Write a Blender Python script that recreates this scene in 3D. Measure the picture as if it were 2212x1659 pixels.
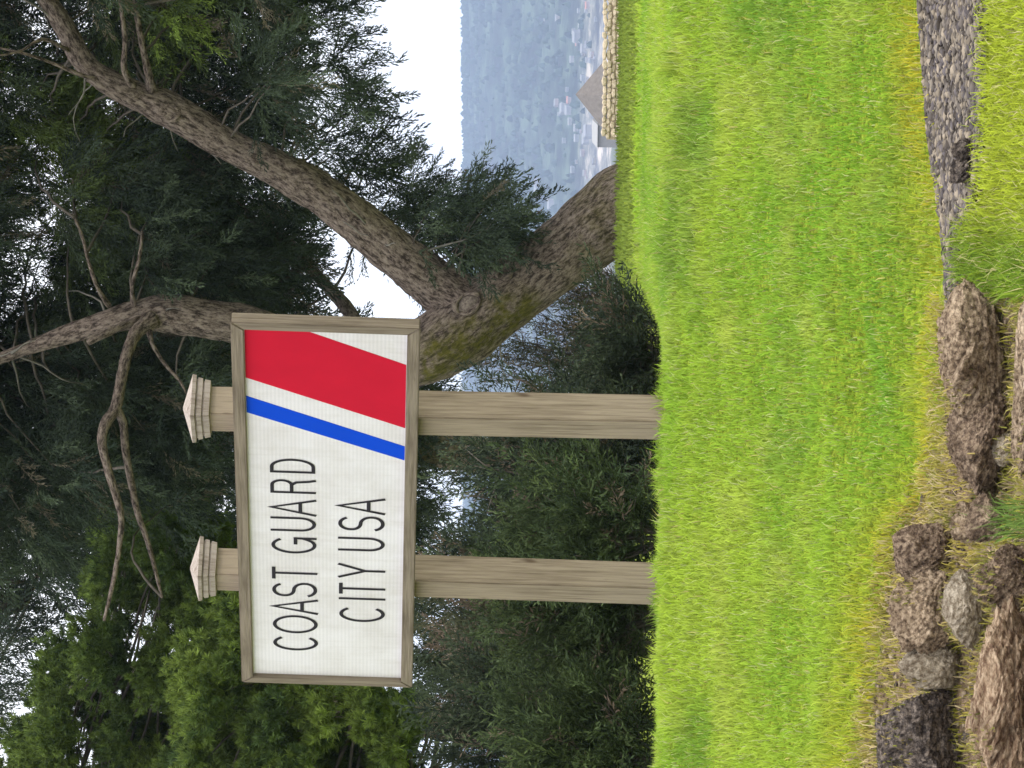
import bpy, bmesh, math, random
import numpy as np
from mathutils import Vector, Matrix

# ------------------------------------------------------------------ clear
for o in list(bpy.data.objects):
    bpy.data.objects.remove(o)
scene = bpy.context.scene
C = scene.collection
R = math.radians

# ------------------------------------------------------------------ camera (photo is a portrait shot turned on its side)
# photo pixels below are in units of a 2212 x 1659 picture: px grows towards the ground, py grows towards the left
FPX, CX, CY = 11500.0, 1106.0, 829.5
PITCH, ROLL = R(0.817), R(1.0)
fwd = Vector((0, math.cos(PITCH), math.sin(PITCH)))
up0 = Vector((0, -math.sin(PITCH), math.cos(PITCH)))
rt0 = Vector((1, 0, 0))
rt = rt0 * math.cos(ROLL) + up0 * math.sin(ROLL)
up = up0 * math.cos(ROLL) - rt0 * math.sin(ROLL)
cam_d = bpy.data.cameras.new('camera')
cam = bpy.data.objects.new('camera', cam_d)
C.objects.link(cam)
M3 = Matrix((-up, rt, -fwd)).transposed()      # picture right = world down, picture up = world right
cam.matrix_world = M3.to_4x4()
cam_d.sensor_fit = 'HORIZONTAL'
cam_d.sensor_width = 36.0
cam_d.lens = FPX / 2212.0 * 36.0
cam_d.clip_start = 0.5
cam_d.clip_end = 30000
scene.camera = cam
scene.render.resolution_x = 1024
scene.render.resolution_y = 768

# ------------------------------------------------------------------ sky, sun, exposure
SUN_EL, SUN_AZ = R(55), R(140)      # azimuth clockwise from +y: behind and right of the camera
w = bpy.data.worlds.new('World')
scene.world = w
w.use_nodes = True
nt = w.node_tree
nt.nodes.clear()
sky = nt.nodes.new('ShaderNodeTexSky')
sky.sky_type = 'NISHITA'
sky.sun_disc = False
sky.sun_elevation = SUN_EL
sky.sun_rotation = SUN_AZ
sky.dust_density = 4.0
tc = nt.nodes.new('ShaderNodeTexCoord')
sp = nt.nodes.new('ShaderNodeSeparateXYZ')
nt.links.new(tc.outputs['Generated'], sp.inputs[0])
mr = nt.nodes.new('ShaderNodeMapRange')      # overcast: brighter overhead than at the horizon
mr.inputs['From Min'].default_value = 0.0
mr.inputs['From Max'].default_value = 1.0
mr.inputs['To Min'].default_value = 17.5
mr.inputs['To Max'].default_value = 25.0
nt.links.new(sp.outputs['Z'], mr.inputs['Value'])
cl = nt.nodes.new('ShaderNodeVectorMath'); cl.operation = 'SCALE'
cl.inputs[0].default_value = (0.985, 1.0, 1.02)
nt.links.new(mr.outputs[0], cl.inputs['Scale'])
mx = nt.nodes.new('ShaderNodeMix'); mx.data_type = 'RGBA'
mx.inputs[0].default_value = 0.9
nt.links.new(sky.outputs[0], mx.inputs[6])
nt.links.new(cl.outputs[0], mx.inputs[7])
bg = nt.nodes.new('ShaderNodeBackground')
bg.inputs[1].default_value = 0.1
nt.links.new(mx.outputs[2], bg.inputs[0])
wo = nt.nodes.new('ShaderNodeOutputWorld')
nt.links.new(bg.outputs[0], wo.inputs[0])

sun_d = bpy.data.lights.new('sun', 'SUN')
sun_d.energy = 1.4
sun_d.angle = R(20)
sun_d.color = (1.0, 0.96, 0.9)
sun = bpy.data.objects.new('sun', sun_d)
C.objects.link(sun)
sdir = Vector((math.sin(SUN_AZ) * math.cos(SUN_EL), math.cos(SUN_AZ) * math.cos(SUN_EL), math.sin(SUN_EL)))
sun.rotation_euler = sdir.to_track_quat('Z', 'Y').to_euler()
sun.location = (0, 0, 40)

scene.view_settings.view_transform = 'Standard'
scene.view_settings.look = 'None'
scene.view_settings.exposure = 0.06
scene.view_settings.gamma = 1.0
scene.render.engine = 'CYCLES'
scene.cycles.max_bounces = 5
scene.cycles.diffuse_bounces = 3
scene.cycles.glossy_bounces = 1
scene.cycles.transmission_bounces = 2
scene.cycles.transparent_max_bounces = 8
scene.cycles.volume_bounces = 1

# ------------------------------------------------------------------ pixel <-> place
def ray(px, py):
    return fwd * FPX + rt * (CY - py) + up * (CX - px)
def P(px, py, d):
    v = ray(px, py)
    return v * (d / v.y)
def project(V):
    """world array (n,3) -> (px, py)"""
    f = V @ np.array(fwd); u = V @ np.array(rt); v = V @ np.array(up)
    return CX - v / f * FPX, CY - u / f * FPX
def ppm(d):
    return FPX / d

# ------------------------------------------------------------------ numeric noise
def _hash(i, j, s):
    n = (i * 374761393 + j * 668265263 + s * 974634777) & 0x7fffffff
    n = ((n ^ (n >> 13)) * 1274126177) & 0x7fffffff
    n = n ^ (n >> 16)
    return (n & 0xffff) / 65535.0
def vnoise(x, y, s=0):
    x = np.asarray(x, float); y = np.asarray(y, float)
    i = np.floor(x).astype(np.int64); j = np.floor(y).astype(np.int64)
    fx = x - i; fy = y - j
    fx = fx * fx * (3 - 2 * fx); fy = fy * fy * (3 - 2 * fy)
    a = _hash(i, j, s); b = _hash(i + 1, j, s); c = _hash(i, j + 1, s); d = _hash(i + 1, j + 1, s)
    return (a * (1 - fx) + b * fx) * (1 - fy) + (c * (1 - fx) + d * fx) * fy
def fbm(x, y, s=0, o=4):
    t = 0; a = 0.5
    for k in range(o):
        t = t + a * (vnoise(x * 2 ** k, y * 2 ** k, s + k * 17) - 0.5)
        a *= 0.5
    return t

# ------------------------------------------------------------------ mesh helpers
def mesh_np(name, V, F, mat=None, col=None, smooth=False):
    V = np.ascontiguousarray(V, dtype=np.float32); F = np.ascontiguousarray(F, dtype=np.int32)
    me = bpy.data.meshes.new(name)
    n, k = F.shape
    me.vertices.add(len(V)); me.vertices.foreach_set('co', V.ravel())
    me.loops.add(n * k); me.loops.foreach_set('vertex_index', F.ravel())
    me.polygons.add(n)
    me.polygons.foreach_set('loop_start', np.arange(0, n * k, k, dtype=np.int32))
    me.polygons.foreach_set('loop_total', np.full(n, k, dtype=np.int32))
    if smooth:
        me.polygons.foreach_set('use_smooth', np.ones(n, dtype=bool))
    if mat: me.materials.append(mat)
    if col is not None:
        ca = me.color_attributes.new('col', 'FLOAT_COLOR', 'POINT')
        c4 = np.ones((len(V), 4), dtype=np.float32); c4[:, :3] = col
        ca.data.foreach_set('color', c4.ravel())
    me.update(calc_edges=True)
    return me
def link(name, me, parent=None, loc=None):
    o = bpy.data.objects.new(name, me)
    C.objects.link(o)
    if parent: o.parent = parent
    if loc is not None: o.location = loc
    return o
def tag(o, label=None, cat=None, group=None, kind=None):
    if label: o['label'] = label
    if cat: o['category'] = cat
    if group: o['group'] = group
    if kind: o['kind'] = kind
    return o
def empty(name, loc, mat=None):
    o = bpy.data.objects.new(name, None); C.objects.link(o)
    o.empty_display_size = 0.1
    if mat is not None: o.matrix_world = mat
    else: o.location = loc
    return o
def bm_obj(name, bm, mat, parent=None, smooth=False):
    me = bpy.data.meshes.new(name)
    bm.normal_update(); bm.to_mesh(me); bm.free()
    if mat: me.materials.append(mat)
    if smooth:
        for p in me.polygons: p.use_smooth = True
    return link(name, me, parent)
def box_bm(x0, x1, y0, y1, z0, z1, bev=0.0):
    bm = bmesh.new()
    vs = [bm.verts.new((x, y, z)) for z in (z0, z1) for y in (y0, y1) for x in (x0, x1)]
    for f in ((0, 2, 3, 1), (4, 5, 7, 6), (0, 1, 5, 4), (2, 6, 7, 3), (0, 4, 6, 2), (1, 3, 7, 5)):
        bm.faces.new([vs[i] for i in f])
    if bev:
        bmesh.ops.bevel(bm, geom=bm.edges[:], offset=bev, segments=2, affect='EDGES')
    return bm

# ------------------------------------------------------------------ materials
def mat_base(name):
    m = bpy.data.materials.new(name); m.use_nodes = True
    n = m.node_tree.nodes; l = m.node_tree.links
    return m, n, l, n['Principled BSDF']
def ramp(n, stops):
    r = n.new('ShaderNodeValToRGB')
    e = r.color_ramp.elements
    e[0].position, e[0].color = stops[0][0], (*stops[0][1], 1)
    e[1].position, e[1].color = stops[-1][0], (*stops[-1][1], 1)
    for p, c in stops[1:-1]:
        k = e.new(p); k.color = (*c, 1)
    return r
def noise_node(n, l, scale, detail=5, rough=0.6, vec=None, sc3=None):
    t = n.new('ShaderNodeTexCoord')
    src = t.outputs['Object']
    if sc3:
        mp = n.new('ShaderNodeMapping'); mp.inputs['Scale'].default_value = sc3
        l.new(src, mp.inputs[0]); src = mp.outputs[0]
    nz = n.new('ShaderNodeTexNoise')
    nz.inputs['Scale'].default_value = scale; nz.inputs['Detail'].default_value = detail
    nz.inputs['Roughness'].default_value = rough
    l.new(src, nz.inputs['Vector'])
    return nz
def bump(n, l, b, src, strength, dist):
    bp = n.new('ShaderNodeBump'); bp.inputs['Strength'].default_value = strength
    bp.inputs['Distance'].default_value = dist
    l.new(src, bp.inputs['Height']); l.new(bp.outputs[0], b.inputs['Normal'])
    return bp
def mat_leaf(name, trans=0.25, rough=0.6):
    m, n, l, b = mat_base(name)
    at = n.new('ShaderNodeAttribute'); at.attribute_name = 'col'
    l.new(at.outputs['Color'], b.inputs['Base Color'])
    b.inputs['Roughness'].default_value = rough
    b.inputs['Specular IOR Level'].default_value = 0.06
    tr = n.new('ShaderNodeBsdfTranslucent'); l.new(at.outputs['Color'], tr.inputs[0])
    ms = n.new('ShaderNodeMixShader'); ms.inputs[0].default_value = trans
    l.new(b.outputs[0], ms.inputs[1]); l.new(tr.outputs[0], ms.inputs[2])
    l.new(ms.outputs[0], n['Material Output'].inputs[0])
    return m
def mat_noise(name, stops, scale, rough=0.85, bstr=0.5, bdist=0.01, detail=8, sc3=None, bscale=None, spec=0.3):
    m, n, l, b = mat_base(name)
    nz = noise_node(n, l, scale, detail, 0.65, sc3=sc3)
    r = ramp(n, stops); l.new(nz.outputs[0], r.inputs[0]); l.new(r.outputs[0], b.inputs['Base Color'])
    b.inputs['Roughness'].default_value = rough
    b.inputs['Specular IOR Level'].default_value = spec
    if bstr:
        n2 = noise_node(n, l, bscale or scale * 3, 6, 0.7, sc3=sc3)
        bump(n, l, b, n2.outputs[0], bstr, bdist)
    return m
def mat_wood(name, c0, c1, c2):
    """weathered timber, grain along local X"""
    m, n, l, b = mat_base(name)
    g = noise_node(n, l, 9.0, 8, 0.65, sc3=(0.35, 9.0, 9.0))
    big = noise_node(n, l, 3.0, 3, 0.5, sc3=(1.0, 2.5, 2.5))
    mxn = n.new('ShaderNodeMath'); mxn.operation = 'MULTIPLY_ADD'
    l.new(g.outputs[0], mxn.inputs[0]); mxn.inputs[1].default_value = 0.75
    ad = n.new('ShaderNodeMath'); ad.operation = 'MULTIPLY'; ad.inputs[1].default_value = 0.3
    l.new(big.outputs[0], ad.inputs[0]); l.new(ad.outputs[0], mxn.inputs[2])
    r = ramp(n, [(0.33, c0), (0.44, c1), (0.6, c2)])
    l.new(mxn.outputs[0], r.inputs[0])
    kn = noise_node(n, l, 7.0, 2, 0.4, sc3=(0.8, 2.2, 2.2))       # knots and checks
    kr = ramp(n, [(0.27, (0.22, 0.15, 0.09)), (0.34, (1, 1, 1))])
    l.new(kn.outputs[0], kr.inputs[0])
    mu = n.new('ShaderNodeMix'); mu.data_type = 'RGBA'; mu.blend_type = 'MULTIPLY'; mu.inputs[0].default_value = 0.8
    l.new(r.outputs[0], mu.inputs[6]); l.new(kr.outputs[0], mu.inputs[7])
    l.new(mu.outputs[2], b.inputs['Base Color'])
    b.inputs['Roughness'].default_value = 0.8
    b.inputs['Specular IOR Level'].default_value = 0.2
    bump(n, l, b, g.outputs[0], 0.8, 0.006)
    return m
def mat_plain(name, col, rough=0.6, spec=0.3):
    m, n, l, b = mat_base(name)
    nz = noise_node(n, l, 4.0, 6, 0.6)
    r = ramp(n, [(0.3, tuple(c * 0.92 for c in col)), (0.7, tuple(min(1, c * 1.04) for c in col))])
    l.new(nz.outputs[0], r.inputs[0]); l.new(r.outputs[0], b.inputs['Base Color'])
    b.inputs['Roughness'].default_value = rough
    b.inputs['Specular IOR Level'].default_value = spec
    return m
def mat_bark(name, c0, c1, c2):
    m, n, l, b = mat_base(name)
    a = noise_node(n, l, 44, 9, 0.78)
    ba = n.new('ShaderNodeAttribute'); ba.attribute_name = 'bark'
    bmp = n.new('ShaderNodeMapping'); bmp.inputs['Scale'].default_value = (1, 1, 0.38)
    l.new(ba.outputs['Vector'], bmp.inputs[0]); l.new(bmp.outputs[0], a.inputs['Vector'])
    v = n.new('ShaderNodeTexVoronoi'); v.inputs['Scale'].default_value = 42
    l.new(noise_node(n, l, 6, 4).outputs[1], v.inputs['Vector'])
    r = ramp(n, [(0.42, c0), (0.5, c1), (0.60, c2)])
    l.new(a.outputs[0], r.inputs[0])
    at = n.new('ShaderNodeAttribute'); at.attribute_name = 'col'       # r: moss cover, g: lichen
    ms = n.new('ShaderNodeSeparateColor'); l.new(at.outputs['Color'], ms.inputs[0])
    mn = noise_node(n, l, 9, 6, 0.7)
    mm = n.new('ShaderNodeMath'); mm.operation = 'MULTIPLY_ADD'; mm.inputs[1].default_value = 3.6; mm.inputs[2].default_value = -1.35
    l.new(mn.outputs[0], mm.inputs[0])
    mk = n.new('ShaderNodeMath'); mk.operation = 'MULTIPLY'; mk.use_clamp = True
    l.new(mm.outputs[0], mk.inputs[0]); l.new(ms.outputs[0], mk.inputs[1])
    mk2 = n.new('ShaderNodeMath'); mk2.operation = 'MULTIPLY'; mk2.use_clamp = True; mk2.inputs[1].default_value = 1.7
    l.new(mk.outputs[0], mk2.inputs[0])
    mix = n.new('ShaderNodeMix'); mix.data_type = 'RGBA'
    l.new(mk2.outputs[0], mix.inputs[0]); l.new(r.outputs[0], mix.inputs[6])
    mc = ramp(n, [(0.38, (0.07, 0.07, 0.012)), (0.62, (0.21, 0.185, 0.035))])
    l.new(a.outputs[0], mc.inputs[0]); l.new(mc.outputs[0], mix.inputs[7])
    l.new(mix.outputs[2], b.inputs['Base Color'])
    b.inputs['Roughness'].default_value = 0.9
    b.inputs['Specular IOR Level'].default_value = 0.2
    bump(n, l, b, a.outputs[0], 1.0, 0.06)
    return m

M = {}
def mat_grass():
    m = mat_leaf('grass_blades', 0.3, 0.55)
    n = m.node_tree.nodes; l = m.node_tree.links; b = n['Principled BSDF']
    g = n.new('ShaderNodeNewGeometry'); vm = n.new('ShaderNodeVectorMath'); vm.operation = 'ADD'
    vm.inputs[1].default_value = (0, -0.1, 1.3); l.new(g.outputs['Normal'], vm.inputs[0])
    nn = n.new('ShaderNodeVectorMath'); nn.operation = 'NORMALIZE'; l.new(vm.outputs[0], nn.inputs[0])
    l.new(nn.outputs[0], b.inputs['Normal'])
    return m
M['grass'] = mat_grass()
M['leaf'] = mat_leaf('foliage', 0.22, 0.6)
def mat_spray():
    m = mat_leaf('leaf_spray', 0.22, 0.6)
    n = m.node_tree.nodes; l = m.node_tree.links; b = n['Principled BSDF']
    own = [x for x in n if x.type == 'ATTRIBUTE'][0]
    ia = n.new('ShaderNodeAttribute'); ia.attribute_type = 'INSTANCER'; ia.attribute_name = 'icol'
    mu = n.new('ShaderNodeMix'); mu.data_type = 'RGBA'; mu.blend_type = 'MULTIPLY'; mu.inputs[0].default_value = 1
    l.new(own.outputs['Color'], mu.inputs[6]); l.new(ia.outputs['Color'], mu.inputs[7])
    l.new(mu.outputs[2], b.inputs['Base Color'])
    tr = [x for x in n if x.type == 'BSDF_TRANSLUCENT'][0]; l.new(mu.outputs[2], tr.inputs[0])
    return m
M['spray'] = mat_spray()
M['bark'] = mat_bark('bark_grey_brown', (0.06, 0.044, 0.036), (0.25, 0.192, 0.16), (0.45, 0.365, 0.305))
M['twig'] = mat_noise('twig_bark', [(0.3, (0.05, 0.042, 0.035)), (0.7, (0.13, 0.112, 0.09))], 20, 0.9, 0.3, 0.003)
M['wood'] = mat_wood('weathered_timber', (0.06, 0.045, 0.03), (0.20, 0.155, 0.108), (0.31, 0.25, 0.18))
M['framewood'] = mat_wood('weathered_frame_timber', (0.06, 0.045, 0.032), (0.15, 0.118, 0.085), (0.25, 0.205, 0.155))
M['cap'] = mat_wood('weathered_cap_timber', (0.085, 0.065, 0.05), (0.235, 0.19, 0.155), (0.38, 0.325, 0.28))
M['red'] = mat_plain('red_sheeting', (0.56, 0.010, 0.034), 0.8, 0.06)
M['blue'] = mat_plain('blue_sheeting', (0.003, 0.065, 0.62), 0.8, 0.06)
M['ink'] = mat_plain('dark_lettering', (0.028, 0.025, 0.03), 0.8, 0.1)

def panel_mat():
    m, n, l, b = mat_base('white_reflective_sheeting')
    t = n.new('ShaderNodeTexCoord')
    wv = n.new('ShaderNodeTexWave'); wv.bands_direction = 'Z'
    wv.inputs['Scale'].default_value = 22.0; wv.inputs['Distortion'].default_value = 0.1
    l.new(t.outputs['Object'], wv.inputs['Vector'])
    r = ramp(n, [(0.0, (0.70, 0.67, 0.70)), (1.0, (0.77, 0.735, 0.765))])
    l.new(wv.outputs['Fac'], r.inputs[0])
    nz = noise_node(n, l, 2.5, 6, 0.65, sc3=(1, 1, 1.5))
    r2 = ramp(n, [(0.3, (0.82, 0.80, 0.76)), (0.6, (1, 1, 1))]); l.new(nz.outputs[0], r2.inputs[0])
    mu = n.new('ShaderNodeMix'); mu.data_type = 'RGBA'; mu.blend_type = 'MULTIPLY'; mu.inputs[0].default_value = 1
    l.new(r.outputs[0], mu.inputs[6]); l.new(r2.outputs[0], mu.inputs[7])
    dr = noise_node(n, l, 5.0, 7, 0.7, sc3=(5.0, 1, 0.5)); r3 = ramp(n, [(0.34, (0.80, 0.775, 0.73)), (0.52, (1, 1, 1))]); l.new(dr.outputs[0], r3.inputs[0])
    m2 = n.new('ShaderNodeMix'); m2.data_type = 'RGBA'; m2.blend_type = 'MULTIPLY'; m2.inputs[0].default_value = 0.35
    l.new(mu.outputs[2], m2.inputs[6]); l.new(r3.outputs[0], m2.inputs[7])
    l.new(m2.outputs[2], b.inputs['Base Color'])
    b.inputs['Roughness'].default_value = 0.5
    return m
M['panel'] = panel_mat()

# ------------------------------------------------------------------ terrain
PY = np.array([-100, 5, 10, 12.5, 14.5, 15.2, 16.0, 17.6, 19.2, 20.0, 21.5, 24, 30, 36, 45, 80, 118, 124, 160, 300, 600, 1200, 9000], float)
PZ = np.array([-1.5, -1.48, -1.44, -1.36, -1.19, -1.11, -1.005, -0.635, -0.315, -0.285, -0.262, -0.24, -0.205, -0.20, -0.25, -0.47, -0.66, -1.2, -3, -5, -6, -10, -12], float)
LY = np.array([19.2, 19.8, 21, 24, 36, 60, 118], float)          # away from the tree the ground levels off and dips behind the crest
LZ = np.array([-0.315, -0.312, -0.335, -0.395, -0.60, -0.75, -0.9], float)
def terrain(x, y):
    x = np.asarray(x, float); y = np.asarray(y, float)
    z = np.interp(y, PY, PZ)
    t = np.clip((x / np.maximum(y, 1) - 0.006) / 0.017, 0, 1); t = t * t * (3 - 2 * t)
    zl = np.where((y > 19.2) & (y < 118), np.interp(y, LY, LZ), z)
    z = zl + (z - zl) * t
    rough = np.clip((0.75 - x) / 0.5, 0, 1) * np.clip((17.3 - y + 0.12 * x) / 0.5, 0, 1) * np.clip((y - 12.5) / 1.0, 0, 1)
    z = z + rough * (0.02 + 0.15 * fbm(x * 3.2, y * 2.6, 13, 4) + 0.045 * np.abs(fbm(x * 11, y * 9, 15, 3)))
    near = np.clip((60 - y) / 20, 0, 1)
    z = z + near * 0.004 * np.clip(x, -6, 6)
    z = z + near * 0.035 * fbm(x * 0.9, y * 0.9, 3, 4)
    return z
def tz(x, y):
    return float(terrain(np.array([x]), np.array([y]))[0])
def ground_hit(px, py, lo=12.5, hi=60.0):
    v = ray(px, py)
    y = np.linspace(lo, hi, 2400)
    pts = np.outer(y / v.y, np.array(v))
    below = pts[:, 2] < terrain(pts[:, 0], pts[:, 1])
    k = int(np.argmax(below)) if below.any() else len(y) - 1
    return Vector(pts[k])

xs = np.concatenate([-np.geomspace(6, 3900, 40)[::-1], np.arange(-5.9, -2.3, 0.1), np.arange(-2.3, 1.2, 0.035), np.arange(1.2, 5.95, 0.1), np.geomspace(6, 3900, 40)])
ys = np.concatenate([np.linspace(-80, 11, 20), np.arange(12, 13.4, 0.1), np.arange(13.4, 17.8, 0.035), np.arange(17.8, 26, 0.1), np.arange(26, 60, 0.8), np.arange(60, 170, 3), np.geomspace(172, 6400, 50)])
gx, gy = np.meshgrid(xs, ys)
gz = terrain(gx, gy)
nx, ny = len(xs), len(ys)
ii = np.arange(nx * ny).reshape(ny, nx)
GF = np.stack([ii[:-1, :-1], ii[:-1, 1:], ii[1:, 1:], ii[1:, :-1]], -1).reshape(-1, 4)

# lower edge of the lawn, and the verge strip, as seen in the photo
LAWN = np.array([(-900, 1975), (0, 1982), (300, 2003), (450, 2030), (600, 2032), (700, 2030), (850, 2035), (960, 2030), (1080, 1985), (1150, 1935), (1260, 1908), (1400, 1893), (1500, 1880), (1659, 1850), (2300, 1760)], float)
def lawn_edge(py):
    return np.interp(py, LAWN[:, 0], LAWN[:, 1])
gpx, gpy = project(np.stack([gx.ravel(), np.maximum(gy.ravel(), 3), gz.ravel()], 1))
isl = (gpx < lawn_edge(gpy) + 10) & (gy.ravel() > 13)
gcol = np.where(isl[:, None], np.array([[0.22, 0.30, 0.025]]), np.array([[0.24, 0.18, 0.125]]))
vg = (gpy < 640) & (gpx > np.interp(gpy, [-900, 0, 250, 420, 500, 580, 640], [2150, 2130, 2126, 2114, 2085, 2080, 2150])) & (gy.ravel() > 12.9)
gcol[vg] = (0.2, 0.24, 0.03)
gcol[(gy.ravel() > 118)] = (0.1, 0.11, 0.06)
gcol[(gy.ravel() < 12)] = (0.06, 0.06, 0.06)
def ground_mat():
    m, n, l, b = mat_base('soil_and_turf')
    at = n.new('ShaderNodeAttribute'); at.attribute_name = 'col'
    nz = noise_node(n, l, 42, 9, 0.75)
    r = ramp(n, [(0.38, (0.32, 0.29, 0.27)), (0.62, (1.5, 1.42, 1.32))]); l.new(nz.outputs[0], r.inputs[0])
    mu = n.new('ShaderNodeMix'); mu.data_type = 'RGBA'; mu.blend_type = 'MULTIPLY'; mu.inputs[0].default_value = 1
    l.new(at.outputs['Color'], mu.inputs[6]); l.new(r.outputs[0], mu.inputs[7])
    l.new(mu.outputs[2], b.inputs['Base Color']); b.inputs['Roughness'].default_value = 0.95
    b.inputs['Specular IOR Level'].default_value = 0.1
    bump(n, l, b, noise_node(n, l, 60, 6, 0.7).outputs[0], 0.8, 0.02)
    return m
ground = link('ground', mesh_np('ground', np.stack([gx.ravel(), gy.ravel(), gz.ravel()], 1), GF, ground_mat(), gcol, True))
tag(ground, 'grassy bank rising from the roadside to a flat lawn', 'ground', kind='structure')

# ------------------------------------------------------------------ far hill
rng = np.random.default_rng(5)
hx = np.linspace(-2600, 2600, 260); hy = np.linspace(2700, 5900, 170)
HX, HY = np.meshgrid(hx, hy)
RIDGE = 4900.0
def hill_z(x, y):
    x = np.asarray(x, float); y = np.asarray(y, float)
    t = np.clip((y - 2750) / (RIDGE - 2750), 0, 1.5)
    prof = np.where(t < 1, 0.22 * t + 0.78 * (t * t * (3 - 2 * t)), 1 - (t - 1) * 0.9)
    top = 114 + 14 * (vnoise(x / 420 + 7, y * 0 + 3, 9) - 0.5) - 0.004 * x
    big = 34 * fbm(x / 420, y / 420, 21, 4) * np.clip(t * 1.6, 0, 1) * np.clip(1.25 - t, 0.25, 1)
    return -12 + prof * (top + 12) + big
HZ = hill_z(HX, HY) + 7 * fbm(HX / 26, HY / 26, 31, 3) * np.clip((HY - 3200) / 600, 0, 1)
HZ[0, :] = -14; HZ[-1, :] = -14
ii = np.arange(HX.size).reshape(HX.shape)
HF = np.stack([ii[:-1, :-1], ii[:-1, 1:], ii[1:, 1:], ii[1:, :-1]], -1).reshape(-1, 4)
tt = np.clip((HY - 2750) / (RIDGE - 2750), 0, 1)
patch = fbm(HX / 170, HY / 300, 77, 4)
clear = np.clip((0.36 - tt) * 3.2 + patch * 2.2, 0, 1) * 0.8 + np.clip((patch - 0.16) * 5, 0, 0.7)
clear = np.clip(clear, 0, 1)[..., None]
hcol = (1 - clear) * np.array([0.028, 0.045, 0.03]) + clear * np.array([0.27, 0.25, 0.225])
def hill_mat():
    m = mat_leaf('hill_cover', 0.0, 0.95); n = m.node_tree.nodes; l = m.node_tree.links; b = n['Principled BSDF']
    at = [x for x in n if x.type == 'ATTRIBUTE'][0]
    nz = noise_node(n, l, 0.035, 6, 0.7, sc3=(1, 0.35, 1.6)); r = ramp(n, [(0.40, (0.2, 0.2, 0.25)), (0.52, (1.0, 1.0, 1.0)), (0.62, (2.6, 2.3, 2.2))]); l.new(nz.outputs[0], r.inputs[0])
    mu = n.new('ShaderNodeMix'); mu.data_type = 'RGBA'; mu.blend_type = 'MULTIPLY'; mu.inputs[0].default_value = 1
    l.new(at.outputs['Color'], mu.inputs[6]); l.new(r.outputs[0], mu.inputs[7]); l.new(mu.outputs[2], b.inputs['Base Color'])
    return m
hill = link('hill', mesh_np('hill', np.stack([HX.ravel(), HY.ravel(), HZ.ravel()], 1), HF, hill_mat(), hcol.reshape(-1, 3), True))
tag(hill, 'long wooded hill with a town at its foot', 'hill', kind='structure')

# trees standing on the hill read as one mass
n_t = 11000
txx = rng.uniform(-420, 480, n_t); tyy = np.where(rng.random(n_t) < 0.4, rng.uniform(4600, 5000, n_t), rng.uniform(3100, 4800, n_t))
keep = (fbm(txx / 170, tyy / 300, 77, 4) < 0.12 + rng.uniform(-0.1, 0.1, n_t)) & (rng.random(n_t) < np.clip((tyy - 2900) / 900, 0.15, 1))
txx, tyy = txx[keep], tyy[keep]; n_t = len(txx)
ang = np.linspace(0, 2 * math.pi, 6, endpoint=False)
ring = lambda r, z: np.stack([np.cos(ang) * r, np.sin(ang) * r, np.full(6, z)], 1)
tp = np.concatenate([ring(0.35, 0.0), ring(0.5, 0.3), ring(0.34, 0.72), [[0, 0, 1.0]]])
tf = []
for a in range(2):
    for k in range(6):
        q = (k + 1) % 6
        tf += [(a * 6 + k, a * 6 + q, a * 6 + 6 + q), (a * 6 + k, a * 6 + 6 + q, a * 6 + 6 + k)]
for k in range(6): tf.append((12 + k, 12 + (k + 1) % 6, 18))
tf = np.array(tf)
hh = rng.uniform(3, 7, n_t); ww = hh * rng.uniform(0.55, 1.0, n_t)
jit = rng.normal(0, 0.07, (n_t, len(tp), 3))
V = (tp[None] + jit) * np.stack([ww, ww, hh], 1)[:, None, :]
V += np.stack([txx, tyy, hill_z(txx, tyy) - 2], 1)[:, None, :]
F = (tf[None] + (np.arange(n_t) * len(tp))[:, None, None]).reshape(-1, 3)
cc = np.array([0.03, 0.048, 0.034]) * rng.uniform(0.6, 1.5, (n_t, 1))
wood = link('distant_wood', mesh_np('distant_wood', V.reshape(-1, 3), F, mat_leaf('distant_trees', 0.0, 0.95), np.repeat(cc, len(tp), 0)))
tag(wood, 'far-off conifer wood covering the hazy hill', 'wood', kind='stuff')

# ------------------------------------------------------------------ town on the far slope
def prism_roof(w_, d_, h_, z0, hip=0.0):
    V = np.array([(-w_ / 2, -d_ / 2, z0), (w_ / 2, -d_ / 2, z0), (w_ / 2, d_ / 2, z0), (-w_ / 2, d_ / 2, z0), (-w_ / 2 + hip, 0, z0 + h_), (w_ / 2 - hip, 0, z0 + h_)])
    me = bpy.data.meshes.new('roof')
    me.from_pydata([tuple(v) for v in V], [], [(0, 1, 5, 4), (2, 3, 4, 5), (3, 0, 4), (1, 2, 5), (0, 3, 2, 1)])
    return me
WALLM = {k: mat_plain('wall_' + k, c, 0.8) for k, c in dict(white=(0.24, 0.24, 0.26), cream=(0.24, 0.215, 0.2), grey=(0.19, 0.2, 0.22), pink=(0.28, 0.22, 0.215)).items()}
ROOFM = {k: mat_plain('roof_' + k, c, 0.85) for k, c in dict(pale=(0.23, 0.23, 0.24), dark=(0.16, 0.16, 0.18), red=(0.4, 0.17, 0.13)).items()}
M['win'] = mat_plain('window_glass', (0.05, 0.06, 0.08), 0.25)
wallmesh, roofmesh = {}, {}
for wk, wm in WALLM.items():
    bm = box_bm(-0.5, 0.5, -0.5, 0.5, -0.4, 1.0)
    me = bpy.data.meshes.new('wall'); bm.to_mesh(me); bm.free(); me.materials.append(wm); wallmesh[wk] = me
for rk, rm in ROOFM.items():
    me = prism_roof(1.12, 1.12, 1.0, 0.0); me.materials.append(rm); roofmesh[rk] = me
hy_s = np.linspace(2750, 4700, 1200)
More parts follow.
